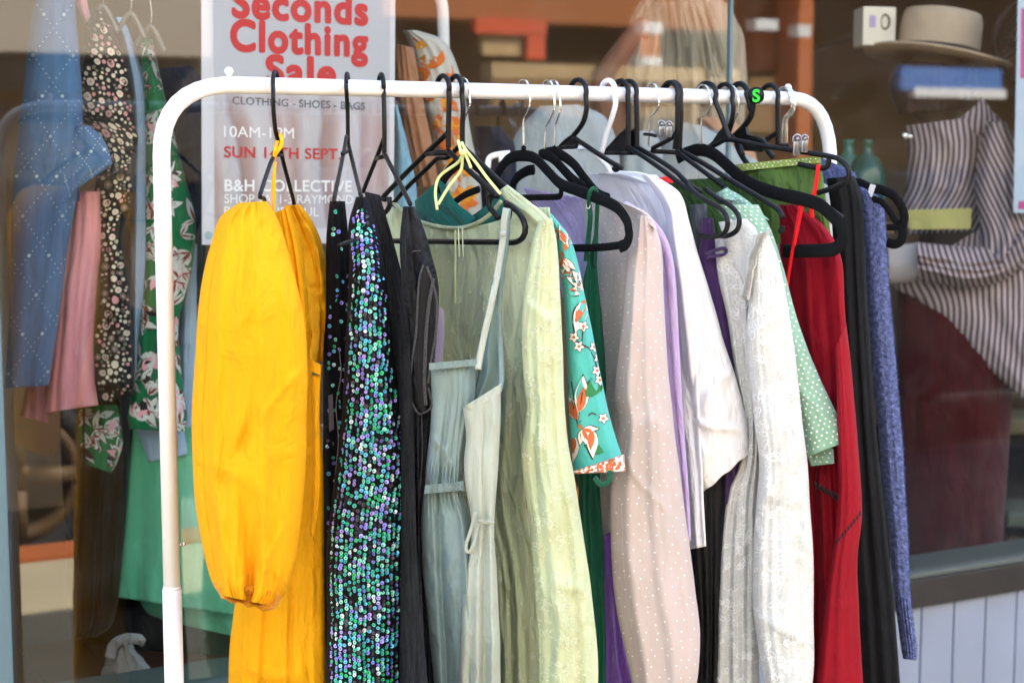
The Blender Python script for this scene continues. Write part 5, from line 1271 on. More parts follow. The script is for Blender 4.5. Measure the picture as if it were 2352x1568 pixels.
def lilies(c, n, seed):
    rnd = random.Random(seed); w = max(c.wid)
    for _ in range(n):
        x, z, a = rnd.uniform(-.5, .5) * w, rnd.uniform(0, c.len[-1]), rnd.uniform(0, 6.28)
        f = rnd.random()
        if f < 0.25:
            for k in range(5): c.petal(x, z, a + k * 0.5, 0.034, 0.009, 4, 0.0012); c.petal(x, z, a + k * 0.5, 0.032, 0.008, 3 if k % 2 else 1, 0.0018)
        else:
            for k in range(rnd.randint(2, 4)):
                b = a + rnd.uniform(-1, 1); l = rnd.uniform(0.028, 0.05)
                c.petal(x, z, b, l, l * 0.22, 4, 0.0012); c.petal(x, z, b, l * .96, l * 0.18, 1, 0.0018); c.petal(x, z, b, l * .6, l * 0.05, 2, 0.0023)
t = inside('emerald_floral_dress', 'emerald green dress printed with white leaves and pink lilies, partly behind the rack post', 'dress', 390, 400)
c = Cloth([(318, 90), (330, 200), (334, 330), (334, 500), (332, 640), (320, 760), (310, 860), (294, 950), (298, 985)], [(350, 90), (372, 190), (398, 300), (428, 420), (450, 510), (442, 610), (412, 740), (418, 860), (430, 950), (426, 992)], gY(0.19, 380), 0.035, N=110, M=44, folds=4, famp=0.01, seed=241); c.clamp = True; lilies(c, 105, 4); c.build('body', gf, t)
c = Cloth([(180, 930), (176, 1000), (196, 1066)], [(270, 930), (282, 1020), (258, 1086)], gY(0.3, 230), 0.02, N=50, M=34, folds=4, famp=0.012, seed=242, edge=4); c.clamp = True; lilies(c, 18, 9); c.build('tie_end', gf, t)
nv = fabric('navy_knit', C('#16264a', 0.6), var=0.2)
t = inside('navy_jumper', 'navy jumper hanging deep behind the emerald floral dress', 'jumper', 420, 300)
c = Cloth([(352, 160), (372, 240), (400, 360), (410, 500), (420, 700)], [(440, 150), (470, 200), (476, 360), (474, 500), (470, 700)], gY(0.34, 420), 0.04, N=60, M=30, folds=3, famp=0.01, seed=251); c.build('body', nv, t)
t = inside('blue_jeans', 'dark blue denim jeans hem below the sky blue shirt', 'jeans', 425, 1080)
c = Cloth([(400, 1000), (404, 1130)], [(460, 1000), (460, 1128)], gY(0.3, 425), 0.02, N=30, M=24, folds=2, famp=0.005, seed=252); c.build('leg', fabric('mid_denim', C('#1f4478', 0.65), var=0.25, vscale=30), t)
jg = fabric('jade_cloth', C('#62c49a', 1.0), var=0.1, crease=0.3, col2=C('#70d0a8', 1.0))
t = inside('jade_skirt', 'long jade green skirt with curved double hem low in the window', 'skirt', 400, 1200)
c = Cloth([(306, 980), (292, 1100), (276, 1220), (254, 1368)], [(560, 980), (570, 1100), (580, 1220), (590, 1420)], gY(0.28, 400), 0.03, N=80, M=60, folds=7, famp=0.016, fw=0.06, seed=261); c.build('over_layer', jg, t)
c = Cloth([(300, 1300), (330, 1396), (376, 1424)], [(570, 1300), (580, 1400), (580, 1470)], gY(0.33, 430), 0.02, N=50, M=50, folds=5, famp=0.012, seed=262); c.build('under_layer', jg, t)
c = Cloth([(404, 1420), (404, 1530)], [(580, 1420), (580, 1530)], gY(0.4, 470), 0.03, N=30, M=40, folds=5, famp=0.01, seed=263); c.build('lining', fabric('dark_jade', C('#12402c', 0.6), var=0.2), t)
bt = fabric('brown_black_pleats', C('#1a1410', 0.6), var=0.4, rough=0.6)
t = inside('black_pleated_trousers', 'black pleated trousers hanging low in the window beside the jade skirt', 'trousers', 210, 1200)
c = Cloth([(136, 900), (140, 1060), (150, 1250), (160, 1450), (164, 1462)], [(300, 900), (296, 1060), (284, 1250), (262, 1420), (222, 1462)], gY(0.34, 210), 0.04, N=90, M=60, folds=10, famp=0.016, fw=0.03, seed=271); c.build('legs', bt, t)
t = inside('dark_interior_sheet', 'black sheet standing for the dark interior behind the pleated trousers', 'backdrop', 250, 1300)  # black sheet painted in for the unlit depth of the window
c = Cloth([(150, 880), (170, 1200), (190, 1480)], [(440, 880), (430, 1200), (420, 1500)], gY(0.5, 280), 0.04, N=40, M=40, folds=4, famp=0.01, seed=272); c.build('body', fabric('interior_dark', (0.006, 0.006, 0.006, 1)), t)
clr = plain('clear_plastic', C('#8c867a', 0.6), 0.2)
for (u, v, lab) in ((236, 14, 'pale plastic hanger hook above the black floral dress'), (300, 30, 'pale plastic hanger hook above the sky blue shirt'), (346, 60, 'pale plastic hanger hook above the emerald floral dress')):
    y = glass_Y(u, -0.18); t = thing('window_hanger', lab, 'hanger', P(u, v, y), 'hangers inside the window')
    mb = MB(); tube(mb, [P(u - 34, v + 46, y), P(u - 12, v + 14, y), P(u, v, y), P(u + 14, v + 18, y), P(u + 34, v + 60, y)], 0.005, 8); mb.build('arms', clr, t)
    mb = MB(); tube(mb, [P(u, v, y), P(u + 2, v - 30, y), P(u - 4, v - 90, y), P(u + 4, v - 150, y)], 0.0018, 8); mb.build('hook', chrome, t)
t = thing('window_rail', 'chrome clothes rail above the clothes in the left window', 'clothes rail', onglass(200, -100, -0.2))
mb = MB(); tube(mb, [onglass(-120, -150, -0.2), onglass(520, -150, -0.2)], 0.012, 14, smooth=False); mb.build('tube', chrome, t)
mb = MB(); 
for u in (-118, 518):
    p = onglass(u, -150, -0.2); tube(mb, [p, Vector((p.x, p.y, 2.9))], 0.006, 8, smooth=False)
mb.build('drop_rod', chrome, t)
bagm = fabric('grey_canvas', C('#a4aaae', 0.9), var=0.2, crease=0.9, cscale=14, weave=0.4, vscale=14, col2=C('#b8b6ac', 0.9))
t = thing('canvas_bag', 'slouched pale grey canvas bag with dark eyelet on the window platform', 'bag', onglass(280, 1600, -0.32))
c = Cloth([(286, 1470), (262, 1490), (240, 1520), (228, 1570), (222, 1640)], [(300, 1470), (318, 1500), (342, 1530), (362, 1580), (368, 1640)], gY(0.3, 280), 0.07, N=70, M=44, folds=5, famp=0.016, drift=0.5, wr=0.01, crs=0.012, seed=281, edge=4); bo = c.build('body', bagm, t)
y = glass_Y(285, -0.22)
mb = MB(); tube(mb, [P(252, 1510, y), P(262, 1480, y), (P(290, 1466, y)), P(322, 1468, y - 0.01), P(318, 1476, y)], 1, 10, flat=(0.011, 0.004), nrm=Vector((0, -1, 0.2))); mb.build('strap', bagm, t)
mb = MB(); ball(mb, P(333, 1548, y), 0.008, sy=0.4); tube(mb, [P(262, 1545, y), P(280, 1575, y)], 0.004, 8, smooth=False); mb.build('eyelet', plain('eyelet_dark', (0.02, 0.03, 0.03, 1), 0.5), t)
# ------------------------------------------------------------------ poster on the glass
PA = R_(33); PD = Vector((math.cos(PA), math.sin(PA), 0)); PN = Vector((math.sin(PA), -math.cos(PA), 0))
p0 = onglass(724, 300, -0.05)
ROLL = 0.019
PX = PD * math.cos(ROLL) - ez * math.sin(ROLL); PZ = ez * math.cos(ROLL) + PD * math.sin(ROLL)
def pl2(u, v):
    r = ray(u, v); k = (p0 - CAM).dot(PN) / r.dot(PN); q = CAM + r * k - p0
    return q.dot(PX), q.dot(PZ)
def pw3(x, z, lift=0.0): return p0 + PX * x + PZ * z + PN * lift
poster = thing('sale_poster', 'large white and pink sale poster with red heading behind the window glass', 'poster', p0)
a, b = pl2(464, 250)[0], pl2(906, 250)[0]
bot = pl2(640, 560)[1]
mb = MB(); box(mb, lambda x, d, z: pw3(x, z, d), a, b, -0.004, 0.0, bot, bot + 0.62, 0)
mb.build('sheet', plain('poster_white', C('#dfe0e8', 0.85), 0.5, var=0.02), poster, False)
m, nt, bs_, N, L = mat('poster_print')
tc = N.new('ShaderNodeTexCoord'); sp = N.new('ShaderNodeSeparateXYZ'); L.new(tc.outputs['UV'], sp.inputs[0])
nz = N.new('ShaderNodeTexNoise'); nz.inputs['Scale'].default_value = 3; nz.inputs['Detail'].default_value = 3; L.new(tc.outputs['UV'], nz.inputs['Vector'])
ma = N.new('ShaderNodeMath'); ma.operation = 'MULTIPLY_ADD'; ma.inputs[1].default_value = 0.09; L.new(nz.outputs[0], ma.inputs[0]); L.new(sp.outputs[0], ma.inputs[2])
mz = N.new('ShaderNodeMath'); mz.operation = 'MULTIPLY_ADD'; mz.inputs[1].default_value = 0.16; L.new(sp.outputs[1], mz.inputs[0]); L.new(ma.outputs[0], mz.inputs[2])
sc_ = N.new('ShaderNodeMath'); sc_.operation = 'MULTIPLY'; sc_.inputs[1].default_value = 5.4; L.new(mz.outputs[0], sc_.inputs[0])
frc = N.new('ShaderNodeMath'); frc.operation = 'FRACT'; L.new(sc_.outputs[0], frc.inputs[0])
rp = N.new('ShaderNodeValToRGB')
st = [(0, '#b99f9c'), (0.12, '#cfc8cc'), (0.28, '#c9c6cf'), (0.33, '#a58a86'), (0.45, '#bda29f'), (0.55, '#d6d4da'), (0.72, '#cfc9d2'), (0.78, '#b39a9c'), (0.9, '#cdb8ba'), (1, '#b99f9c')]
while len(rp.color_ramp.elements) < len(st): rp.color_ramp.elements.new(0.5)
for e, (q, h) in zip(rp.color_ramp.elements, st): e.position = q; e.color = C(h, 0.85)
L.new(frc.outputs[0], rp.inputs[0])
mx = N.new('ShaderNodeMix'); mx.data_type = 'RGBA'; mx.inputs[7].default_value = C('#c7cad4', 0.85)
r2 = N.new('ShaderNodeMapRange'); zt = pl2(680, 262)[1]; r2.inputs[1].default_value = zt - 0.02; r2.inputs[2].default_value = zt + 0.07
L.new(sp.outputs[1], r2.inputs[0]); L.new(r2.outputs[0], mx.inputs[0]); L.new(rp.outputs[0], mx.inputs[6]); L.new(mx.outputs[2], bs_.inputs['Base Color']); bs_.inputs['Roughness'].default_value = 0.45
mb = MB(); x0 = pl2(492, 400)[0]
cs = [(x0, bot + 0.03), (b - 0.012, bot + 0.03), (b - 0.012, bot + 0.6), (x0, bot + 0.6)]
mb.add([pw3(x, z, 0.0006) for x, z in cs], [(0, 1, 2, 3)], 0, cs); mb.build('print', m, poster, False)
mb = MB(); xx, zz = pl2(479, 541)
mb.add([pw3(xx + 0.008 * math.cos(k * .39), zz + 0.008 * math.sin(k * .39), 0.0008) for k in range(16)], [tuple(range(16))]); mb.build('corner_dot', plain('pale_teal', C('#a9c6d2', 0.8), 0.5), poster, False)
def ptext(body, L_, Rr, cap, material, bold=0.0, name='lettering'):
    cu = bpy.data.curves.new(name, 'FONT'); cu.body = body; cu.size = 1.0
    cu.space_character = 1.0 + bold * 2.6
    o = bpy.data.objects.new(name, cu); COL.objects.link(o)
    me = bpy.data.meshes.new_from_object(o.evaluated_get(bpy.context.evaluated_depsgraph_get()))
    bpy.data.objects.remove(o)
    xs = [v.co.x for v in me.vertices]; lo, hi = min(xs), max(xs)
    (xa, za), (xb, zb) = pl2(*L_), pl2(*Rr)
    kx = (xb - xa) / (hi - lo); kz = (pl2(L_[0], L_[1] - cap)[1] - za) / 0.70
    sl = (zb - za) / (xb - xa)
    off = parent_loc(poster)
    for v in me.vertices:
        x = xa + (v.co.x - lo) * kx; z = za + sl * (x - xa) + v.co.y * kz
        v.co = pw3(x, z, 0.0012) - off
    if bold:                                         # thicken the strokes: shifted copies a hair above each other
        v0 = [v.co.copy() for v in me.vertices]; f0_ = [tuple(p.vertices) for p in me.polygons]; n0 = len(v0); av, af = list(v0), list(f0_)
        for k in range(10):
            a_ = k * math.pi / 5; sh = PX * (bold * kx * math.cos(a_)) + PZ * (bold * kz * math.sin(a_)) + PN * (0.00006 * (k + 1))
            af += [tuple(i + len(av) for i in q_) for q_ in f0_]; av += [p_ + sh for p_ in v0]
        me = bpy.data.meshes.new(name); me.from_pydata(av, [], af); me.update()
    me.materials.append(material)
    t_ = bpy.data.objects.new(name, me); COL.objects.link(t_); t_.parent = poster
red = plain('poster_red', C('#cf2c34', 0.9), 0.5, var=0.03); wht = plain('poster_white_ink', (0.93, 0.93, 0.95, 1), 0.5, var=0.01); gry = plain('poster_grey_ink', (0.08, 0.085, 0.09, 1), 0.5)
d = lambda k: k / 2.8 / 1.063
ptext('Seconds', z4(472, 112), z4(1385, 168), d(205), red, 0.045)
ptext('Clothing', z4(462, 340), z4(1385, 386), d(205), red, 0.045)
ptext('Sale', z4(705, 578), z4(1165, 595), d(200), red, 0.045)
ptext('CLOTHING - SHOES - BAGS', z4(468, 712), z4(1372, 752), d(52), gry, 0.012)
ptext('10AM-1PM', z4(410, 936), z4(888, 948), d(75), wht)
ptext('SUN 14TH SEPT.', z4(412, 1075), z4(1205, 1090), d(75), red, 0.02)
ptext('B&H COLLECTIVE', z4(415, 1305), z4(1280, 1310), d(78), wht, 0.022)
ptext('SHOP 1A, 1-3 RAYMOND', z4(412, 1388), z4(1292, 1392), d(62), wht)
ptext('RD NTH IPPOUL', z4(412, 1472), z4(1058, 1478), d(62), wht)
# ------------------------------------------------------------------ behind the glass, middle and right
def deep(name, label, cat, u, v, Y, group=None): return thing(name, label, cat, P(u, v, Y), group)
t = deep('inner_rack', 'white clothes rack standing inside the shop behind the poster', 'clothes rack', 1000, 60, 3.75)
mb = MB(); tube(mb, [P(700, -30, 3.75), P(960, -30, 3.75), P(1000, -20, 3.75), P(1015, 10, 3.75), P(1018, 60, 3.75), P(1020, 200, 3.75)], 0.0135, 14, n=50); q = P(1020, 200, 3.75); tube(mb, [q, Vector((q.x, q.y, 0.08))], 0.0135, 14, smooth=False); mb.build('tube', white_tube, t)
of = [fabric('ivory_print', C('#d9d6cc', 0.8), var=0.06), plain('orange_print', C('#e0731c', 0.9), 0.8, var=0.2), plain('amber_print', C('#f0a21c', 0.9), 0.8)]
t = deep('orange_print_shirt', 'ivory shirt printed with orange flowers on the rack inside the shop', 'shirt', 1010, 150, 3.6)
c = Cloth([(924, 70), (942, 110), (960, 200), (990, 300), (1010, 420), (1020, 520)], [(960, 70), (1020, 96), (1056, 170), (1080, 300), (1100, 400), (1110, 520)], 3.55, 0.05, N=70, M=40, folds=4, famp=0.012, seed=301)
rnd = random.Random(12)
for _ in range(60):
    x, z = rnd.uniform(-.06, .03), rnd.uniform(0, c.len[-1]); a = rnd.uniform(0, 6)
    for k in range(3): c.petal(x, z, a + k * 0.8, rnd.uniform(.02, .045), 0.009, rnd.choice((1, 1, 2)), 0.002)
c.build('body', of, t)
t = deep('terracotta_top', 'terracotta knit top hanging beside the poster inside the shop', 'top', 940, 200, 3.5)
c = Cloth([(900, 100), (905, 200), (920, 320), (950, 430)], [(950, 110), (966, 200), (990, 320), (1010, 430)], 3.48, 0.04, N=50, M=30, folds=4, famp=0.016, seed=302); c.build('body', fabric('terracotta', C('#b9835f', 0.75), var=0.15, crease=0.6), t)
t = deep('pale_blue_scarf', 'pale blue flecked scarf hanging against the poster edge', 'scarf', 920, 330, 3.4)
c = Cloth([(904, 240), (906, 330), (900, 430), (880, 540)], [(912, 240), (936, 330), (956, 430), (960, 540)], 3.38, 0.02, N=50, M=20, folds=2, famp=0.006, seed=303); c.build('cloth', fabric('scarf_blue', C('#8fbfd8', 0.8), var=0.25, vscale=60), t)
t = deep('navy_jacket', 'navy jacket inside the shop behind the velvet hangers', 'jacket', 1150, 340, 3.6)
c = Cloth([(1090, 290), (1092, 380), (1090, 500), (1090, 640)], [(1150, 290), (1192, 350), (1200, 460), (1200, 640)], 3.7, 0.05, N=50, M=30, folds=3, famp=0.01, seed=304); c.build('body', fabric('navy_twill', C('#1e2740', 0.6), var=0.2), t)
for (Lp, Rp, Y, lab, sd) in (([(1240, 244), (1190, 300), (1166, 370), (1160, 460)], [(1330, 240), (1390, 270), (1420, 340), (1430, 460)], 3.7, 'pale grey blue shirt inside the shop behind the chrome hooks', 305), ([(1560, 280), (1530, 320), (1480, 400), (1470, 480)], [(1620, 290), (1690, 340), (1760, 390), (1790, 480)], 3.9, 'pale grey shirt inside the shop behind the paired black hangers', 306), ([(1436, 300), (1424, 340), (1420, 460)], [(1500, 300), (1520, 340), (1530, 460)], 3.75, 'small pale shirt inside the shop right of the white hanger', 307)):
    t = deep('pale_shirt', lab, 'shirt', Lp[0][0], Lp[0][1], Y, 'pale shirts inside the shop')
    c = Cloth(Lp, Rp, Y, 0.05, N=50, M=36, folds=4, famp=0.01, seed=sd); c.build('body', fabric('pale_shirting', C('#b9c6cf', 0.75), var=0.1), t)
t = deep('white_shop_hanger', 'white plastic hanger end inside the shop left of the velvet hangers', 'hanger', 1140, 360, 3.3)
mb = MB(); tube(mb, [P(1120, 386, 3.3), P(1124, 364, 3.3), P(1140, 356, 3.3), P(1172, 352, 3.3)], 0.006, 10); tube(mb, [P(1152, 356, 3.3), P(1152, 372, 3.3)], 0.006, 10, smooth=False); mb.build('arm', whitepl, t)
t = deep('peach_folded_cloth', 'peach cloth inside the shop behind the S hanger', 'cloth', 1680, 330, 4.0)
c = Cloth([(1600, 270), (1650, 330), (1690, 420)], [(1680, 270), (1720, 320), (1760, 420)], 4.0, 0.04, N=30, M=24, folds=2, famp=0.01, seed=308); c.build('body', fabric('peach', C('#d9a98a', 0.75)), t)
# a woman with long grey fair hair, seen from behind, one arm raised
Yp = 4.15
skin = plain('skin', C('#b07f6a', 0.75), 0.6, var=0.06)
person = deep('person', 'person inside the shop seen from behind with long grey fair hair and one arm raised', 'person', 1570, 900, Yp)
person.location.z = 0.08
kx = lambda u, v, dy=0: P(u, v, Yp + dy)
me = bpy.data.meshes.new('body'); bm = bmesh.new(); sk = bm.verts.layers.skin.verify()
jn = {}
def jv(n, p, r): 
    v = bm.verts.new(Vector(p) - parent_loc(person)); v[sk].radius = (r, r); jn[n] = v
hip = kx(1560, 900); 
jv('pelvis', hip, .14); jv('waist', kx(1560, 720), .125); jv('chest', kx(1560, 480), .15); jv('neck', kx(1562, 250), .055); jv('head', kx(1560, 110), .095); jv('crown', kx(1560, 40), .08)
jv('lsh', kx(1440, 330), .06); jv('lel', kx(1385, 190, -.05), .042); jv('lwr', kx(1470, 70, -.12), .03); jv('lhand', kx(1500, 50, -.13), .034)
jv('rsh', kx(1690, 330), .06); jv('rel', kx(1740, 590), .045); jv('rwr', kx(1720, 830, -.1), .032); jv('rhand', kx(1716, 900, -.12), .036)
for s_, u in (('l', 1500), ('r', 1625)):
    q = kx(u, 900); jv(s_ + 'hp', q, .09); jv(s_ + 'kn', Vector((q.x, q.y - .02, 0.55)), .062); jv(s_ + 'an', Vector((q.x, q.y, 0.16)), .045); jv(s_ + 'ft', Vector((q.x, q.y + .14, 0.12)), .04)
for a_, b_ in (('pelvis', 'waist'), ('waist', 'chest'), ('chest', 'neck'), ('neck', 'head'), ('head', 'crown'), ('chest', 'lsh'), ('lsh', 'lel'), ('lel', 'lwr'), ('lwr', 'lhand'), ('chest', 'rsh'), ('rsh', 'rel'), ('rel', 'rwr'), ('rwr', 'rhand'), ('pelvis', 'lhp'), ('lhp', 'lkn'), ('lkn', 'lan'), ('lan', 'lft'), ('pelvis', 'rhp'), ('rhp', 'rkn'), ('rkn', 'ran'), ('ran', 'rft')): bm.edges.new((jn[a_], jn[b_]))
jn['pelvis'][sk].use_root = True
bm.to_mesh(me); bm.free(); me.materials.append(skin)
bo = bpy.data.objects.new('body', me); COL.objects.link(bo); bo.parent = person
bo.modifiers.new('skin', 'SKIN'); sm = bo.modifiers.new('sub', 'SUBSURF'); sm.levels = 1; sm.render_levels = 2
hair = fabric('grey_fair_hair', C('#a79a82', 0.8), rough=0.55, var=0.3, vscale=60, stretch=0.06, col2=C('#c9c0ac', 0.85))
c = Cloth([(1500, -14), (1458, 20), (1440, 90), (1436, 170), (1440, 240), (1450, 320)], [(1620, -14), (1670, 10), (1706, 80), (1716, 160), (1714, 240), (1700, 320)], Yp - 0.09, 0.06, 2.6, 2.2, N=70, M=80, folds=12, famp=0.02, fw=0.025, drift=0.25, fgrow=0.2, wr=0.008, wf=40, wst=0.1, seed=311, edge=4)
ho = c.build('hair', hair, person)
mb = MB(); rnd = random.Random(5)
for _ in range(90):
    x0 = rnd.uniform(-.13, .13); pts = [c.at(x0 * (0.5 + 0.5 * k / 6) + 0.02 * k / 6, 0.02 + k * 0.05, 0.004 + rnd.uniform(0, .006)) for k in range(6)]
    pts = [p for p in pts if p is not None]
    if len(pts) > 3: tube(mb, pts, 0.0016, 5, n=14)
mb.build('strands', hair, ho)
c = Cloth([(1440, 300), (1430, 420), (1450, 700), (1440, 940)], [(1690, 300), (1700, 420), (1680, 700), (1690, 940)], Yp - 0.16, 0.05, 5.5, 2.4, N=50, M=40, folds=4, famp=0.012, seed=312); c.build('shirt', fabric('person_shirt', C('#8fa0ad', 0.7)), person)
c = Cloth([(1440, 930), (1450, 1200), (1460, 1500)], [(1690, 930), (1680, 1200), (1670, 1500)], Yp - 0.15, 0.06, 4.2, 2.4, N=40, M=40, folds=4, famp=0.012, seed=313); c.build('skirt', fabric('person_skirt', C('#3a3f4a', 0.6)), person)
# green bottle vases on a shelf
hat = deep('sun_hat', 'pale tan wide brimmed hat with dark ribbon worn by the mannequin', 'hat', 2150, 132, 4.32)
hc = P(2152, 134, 4.32); tl_ = R_(7.5); tb_ = R_(-3)
hz = Vector((math.sin(tl_), -math.sin(tb_), 1)).normalized(); hx = Vector((math.cos(tl_), 0, -math.sin(tl_))).normalized(); hy = hz.cross(hx)
def lathe(prof, n_=40, wob=0.0):
    mb = MB(); vs, fs = [], []
    for r_, z_ in prof:
        for k in range(n_):
            a_ = 6.2832 * k / n_; vs.append(hc + hx * (r_ * math.cos(a_)) + hy * (r_ * math.sin(a_)) + hz * (z_ + wob * (r_ / 0.19) ** 2 * math.sin(2 * a_)))
    for i in range(len(prof) - 1):
        for k in range(n_): fs.append((i * n_ + k, i * n_ + (k + 1) % n_, (i + 1) * n_ + (k + 1) % n_, (i + 1) * n_ + k))
    mb.add(vs, fs); return mb
straw = plain('hat_straw', C('#c0ac94', 0.95), 0.8, var=0.12, scale=30, bump=0.4, bscale=160)
lathe([(0.0, 0.004), (0.098, 0.004), (0.188, 0.0), (0.19, 0.003), (0.188, 0.006), (0.104, 0.01)], wob=0.006).build('brim', straw, hat)
lathe([(0.106, 0.008), (0.105, 0.06), (0.103, 0.1), (0.096, 0.118), (0.07, 0.124), (0.0, 0.12)]).build('crown', straw, hat)
lathe([(0.1068, 0.0085), (0.1085, 0.01), (0.108, 0.026), (0.1062, 0.0275)]).build('ribbon', plain('ribbon_dark', (0.02, 0.01, 0.008, 1), 0.6), hat)
bx = deep('wall_box', 'white box with grey ring mark and lilac sticker beside the hat', 'box', 2020, 60, 4.3)
wb0 = P(1981, 104, 4.25)
wbf = lambda x, d, z: wb0 + Vector((x * 0.96, d + x * 0.28, z))
mb = MB(); box(mb, wbf, 0.0, 0.094, 0.0, 0.12, 0.0, 0.098, 0, 0.005); end = mb.build('casing', plain('box_white', C('#e6e0d2', 0.9), 0.6, var=0.03), bx, False)
mb = MB(); q = wbf(0.063, -0.001, 0.06)
tube(mb, [q + Vector((0.011 * math.cos(k * .5), 0, 0.018 * math.sin(k * .5))) for k in range(14)], 0.003, 8); mb.build('ring_mark', plain('mark_grey', C('#8d8b78', 0.7), 0.7), end)
mb = MB(); box(mb, wbf, 0.018, 0.036, -0.0012, -0.0004, 0.045, 0.075); mb.build('lilac_sticker', plain('sticker_lilac', C('#b8a8d8', 0.85), 0.6), end, False)
mb = MB(); box(mb, wbf, 0.04, 0.055, 0.1205, 0.9, 0.04, 0.055); mb.build('wall_arm', odk, bx, False)
t = deep('green_vase', 'dark teal bottle vase inside the shop right of the rack', 'vase', 1985, 400, 4.2, 'teal vases')
def vase(c0, sc, m_, nm, par):
    prof = [(0.0, 0), (0.05, 0), (0.056, 0.03), (0.055, 0.13), (0.04, 0.165), (0.016, 0.185), (0.015, 0.215), (0.02, 0.225), (0.0, 0.225)]
    mb = MB(); vs, fs = [], []; n_ = 24
    for r, z in prof:
        for k in range(n_): vs.append(c0 + Vector((r * sc * math.cos(6.2832 * k / n_), r * sc * math.sin(6.2832 * k / n_), z * sc)))
    for i in range(len(prof) - 1):
        for k in range(n_): fs.append((i * n_ + k, i * n_ + (k + 1) % n_, (i + 1) * n_ + (k + 1) % n_, (i + 1) * n_ + k))
    mb.add(vs, fs); mb.build(nm, m_, par)
tl = plain('teal_glass', C('#0f5a50', 0.7), 0.15, var=0.1)
vase(P(1988, 500, 4.2), 0.88, tl, 'bottle', t)
t = deep('green_jug', 'lighter teal jug half hidden behind the rack corner', 'jug', 1950, 400, 4.3, 'teal vases')
vase(P(1946, 490, 4.3), 0.85, plain('pale_teal_glass', C('#3f8a7c', 0.7), 0.2), 'bottle', t)
tbl = deep('display_table', 'dark display table carrying the teal vases', 'table', 1970, 500, 4.25)
q = P(1970, 503, 4.25); mb = MB(); box(mb, lambda x, d, z: Vector((q.x + x, q.y + d, z)), -0.35, 0.05, -0.2, 0.2, q.z - 0.03, q.z - 0.002, 0, 0.004); mb.build('top', plain('table_brown', C('#6b5238', 0.7), 0.5), tbl, False)
for (xx, yy) in ((-.32, -.17), (.0, -.1), (-.32, .17), (.0, .17)):
    mb = MB(); tube(mb, [Vector((q.x + xx, q.y + yy, 0.08)), Vector((q.x + xx, q.y + yy, q.z - .031))], 0.018, 8, smooth=False); mb.build('leg', _M['table_brown'], tbl)
# mannequin in striped blouse
def stripes(name, ang, sc):
    m, nt, b, N, L = mat(name)
    tc = N.new('ShaderNodeTexCoord'); mp = N.new('ShaderNodeMapping'); mp.inputs['Rotation'].default_value = (0, 0, ang); L.new(tc.outputs['UV'], mp.inputs['Vector'])
    w = N.new('ShaderNodeTexWave'); w.inputs['Scale'].default_value = sc; w.inputs['Distortion'].default_value = 3.0; w.inputs['Detail Scale'].default_value = 0.35; w.inputs['Detail'].default_value = 1.0; L.new(mp.outputs[0], w.inputs['Vector'])
    r = N.new('ShaderNodeValToRGB'); r.color_ramp.elements[0].position = 0.42; r.color_ramp.elements[1].position = 0.58; r.color_ramp.elements[0].color = C('#5a4c54', 0.75); r.color_ramp.elements[1].color = C('#c4b4bc', 0.85)
    L.new(w.outputs[0], r.inputs[0]); L.new(r.outputs[0], b.inputs['Base Color']); b.inputs['Roughness'].default_value = 0.8
    return m
Ym = 4.32
man = deep('mannequin', 'mannequin in striped blouse, pale green belt and maroon skirt at the right of the window', 'mannequin', 2200, 900, Ym + .1); man.location.z = 0.08
st1, st2, st3 = stripes('stripe_a', 0.15, 21), stripes('stripe_b', -0.35, 21), stripes('stripe_c', 1.35, 21)
mk = plain('mannequin_shell', C('#8a7a66', 0.7), 0.5)
c = Cloth([(2110, 250), (2116, 320), (2100, 420), (2110, 560), (2080, 700), (2080, 1000), (2100, 1300)], [(2210, 250), (2230, 320), (2300, 400), (2270, 560), (2300, 700), (2300, 1000), (2290, 1300)], Ym + 0.1, 0.08, N=50, M=30, folds=0, seed=401); c.build('body', mk, man)
mb = MB(); ball(mb, P(2150, 200, Ym + 0.02), 0.09, sz=1.2, sx=0.9, n=14); mb.build('head', mk, man)
c = Cloth([(2072, 140), (2044, 180), (2048, 220), (2060, 262)], [(2236, 150), (2244, 190), (2236, 226), (2220, 250)], Ym - 0.05, 0.05, 3.4, 2.2, N=40, M=40, folds=8, famp=0.008, fw=0.03, seed=410); c.build('hair', fabric('dark_hair', (0.02, 0.008, 0.006, 1), rough=0.6, var=0.5, vscale=60), man)
c = Cloth([(2076, 290), (2084, 350), (2082, 420), (2066, 480), (2062, 540)], [(2290, 262), (2320, 320), (2318, 420), (2290, 480), (2260, 530)], Ym, 0.11, 1.9, 2.2, N=80, M=70, folds=10, famp=0.024, drift=0.5, fw=0.05, wr=0.012, wf=9, crs=0.012, cf=6, seed=402); bl_ = c.build('blouse', st1, man)
c = Cloth([(2196, 286), (2216, 262), (2240, 240), (2256, 224)], [(2226, 320), (2258, 306), (2282, 286), (2284, 262)], Ym - 0.1, 0.015, N=30, M=24, folds=1, famp=0.004, seed=403); c.build('collar', stripes('stripe_d', 0.75, 22), bl_)
c = Cloth([(2266, 280), (2244, 360), (2240, 440), (2250, 520), (2250, 580)], [(2310, 280), (2352, 380), (2372, 480), (2376, 560), (2350, 620)], Ym - 0.13, 0.09, N=70, M=50, folds=7, famp=0.022, drift=0.5, fw=0.07, wr=0.012, wf=10, crs=0.012, cf=6, seed=404); c.build('sleeve', st2, bl_)
c = Cloth([(2350, 520), (2300, 560), (2220, 566), (2150, 560), (2106, 556)], [(2366, 590), (2310, 640), (2230, 660), (2150, 650), (2108, 640)], Ym - 0.17, 0.06, N=70, M=46, folds=7, famp=0.02, drift=0.6, fw=0.07, wr=0.012, wf=12, crs=0.012, cf=7, seed=405); c.build('sleeve', st3, bl_)
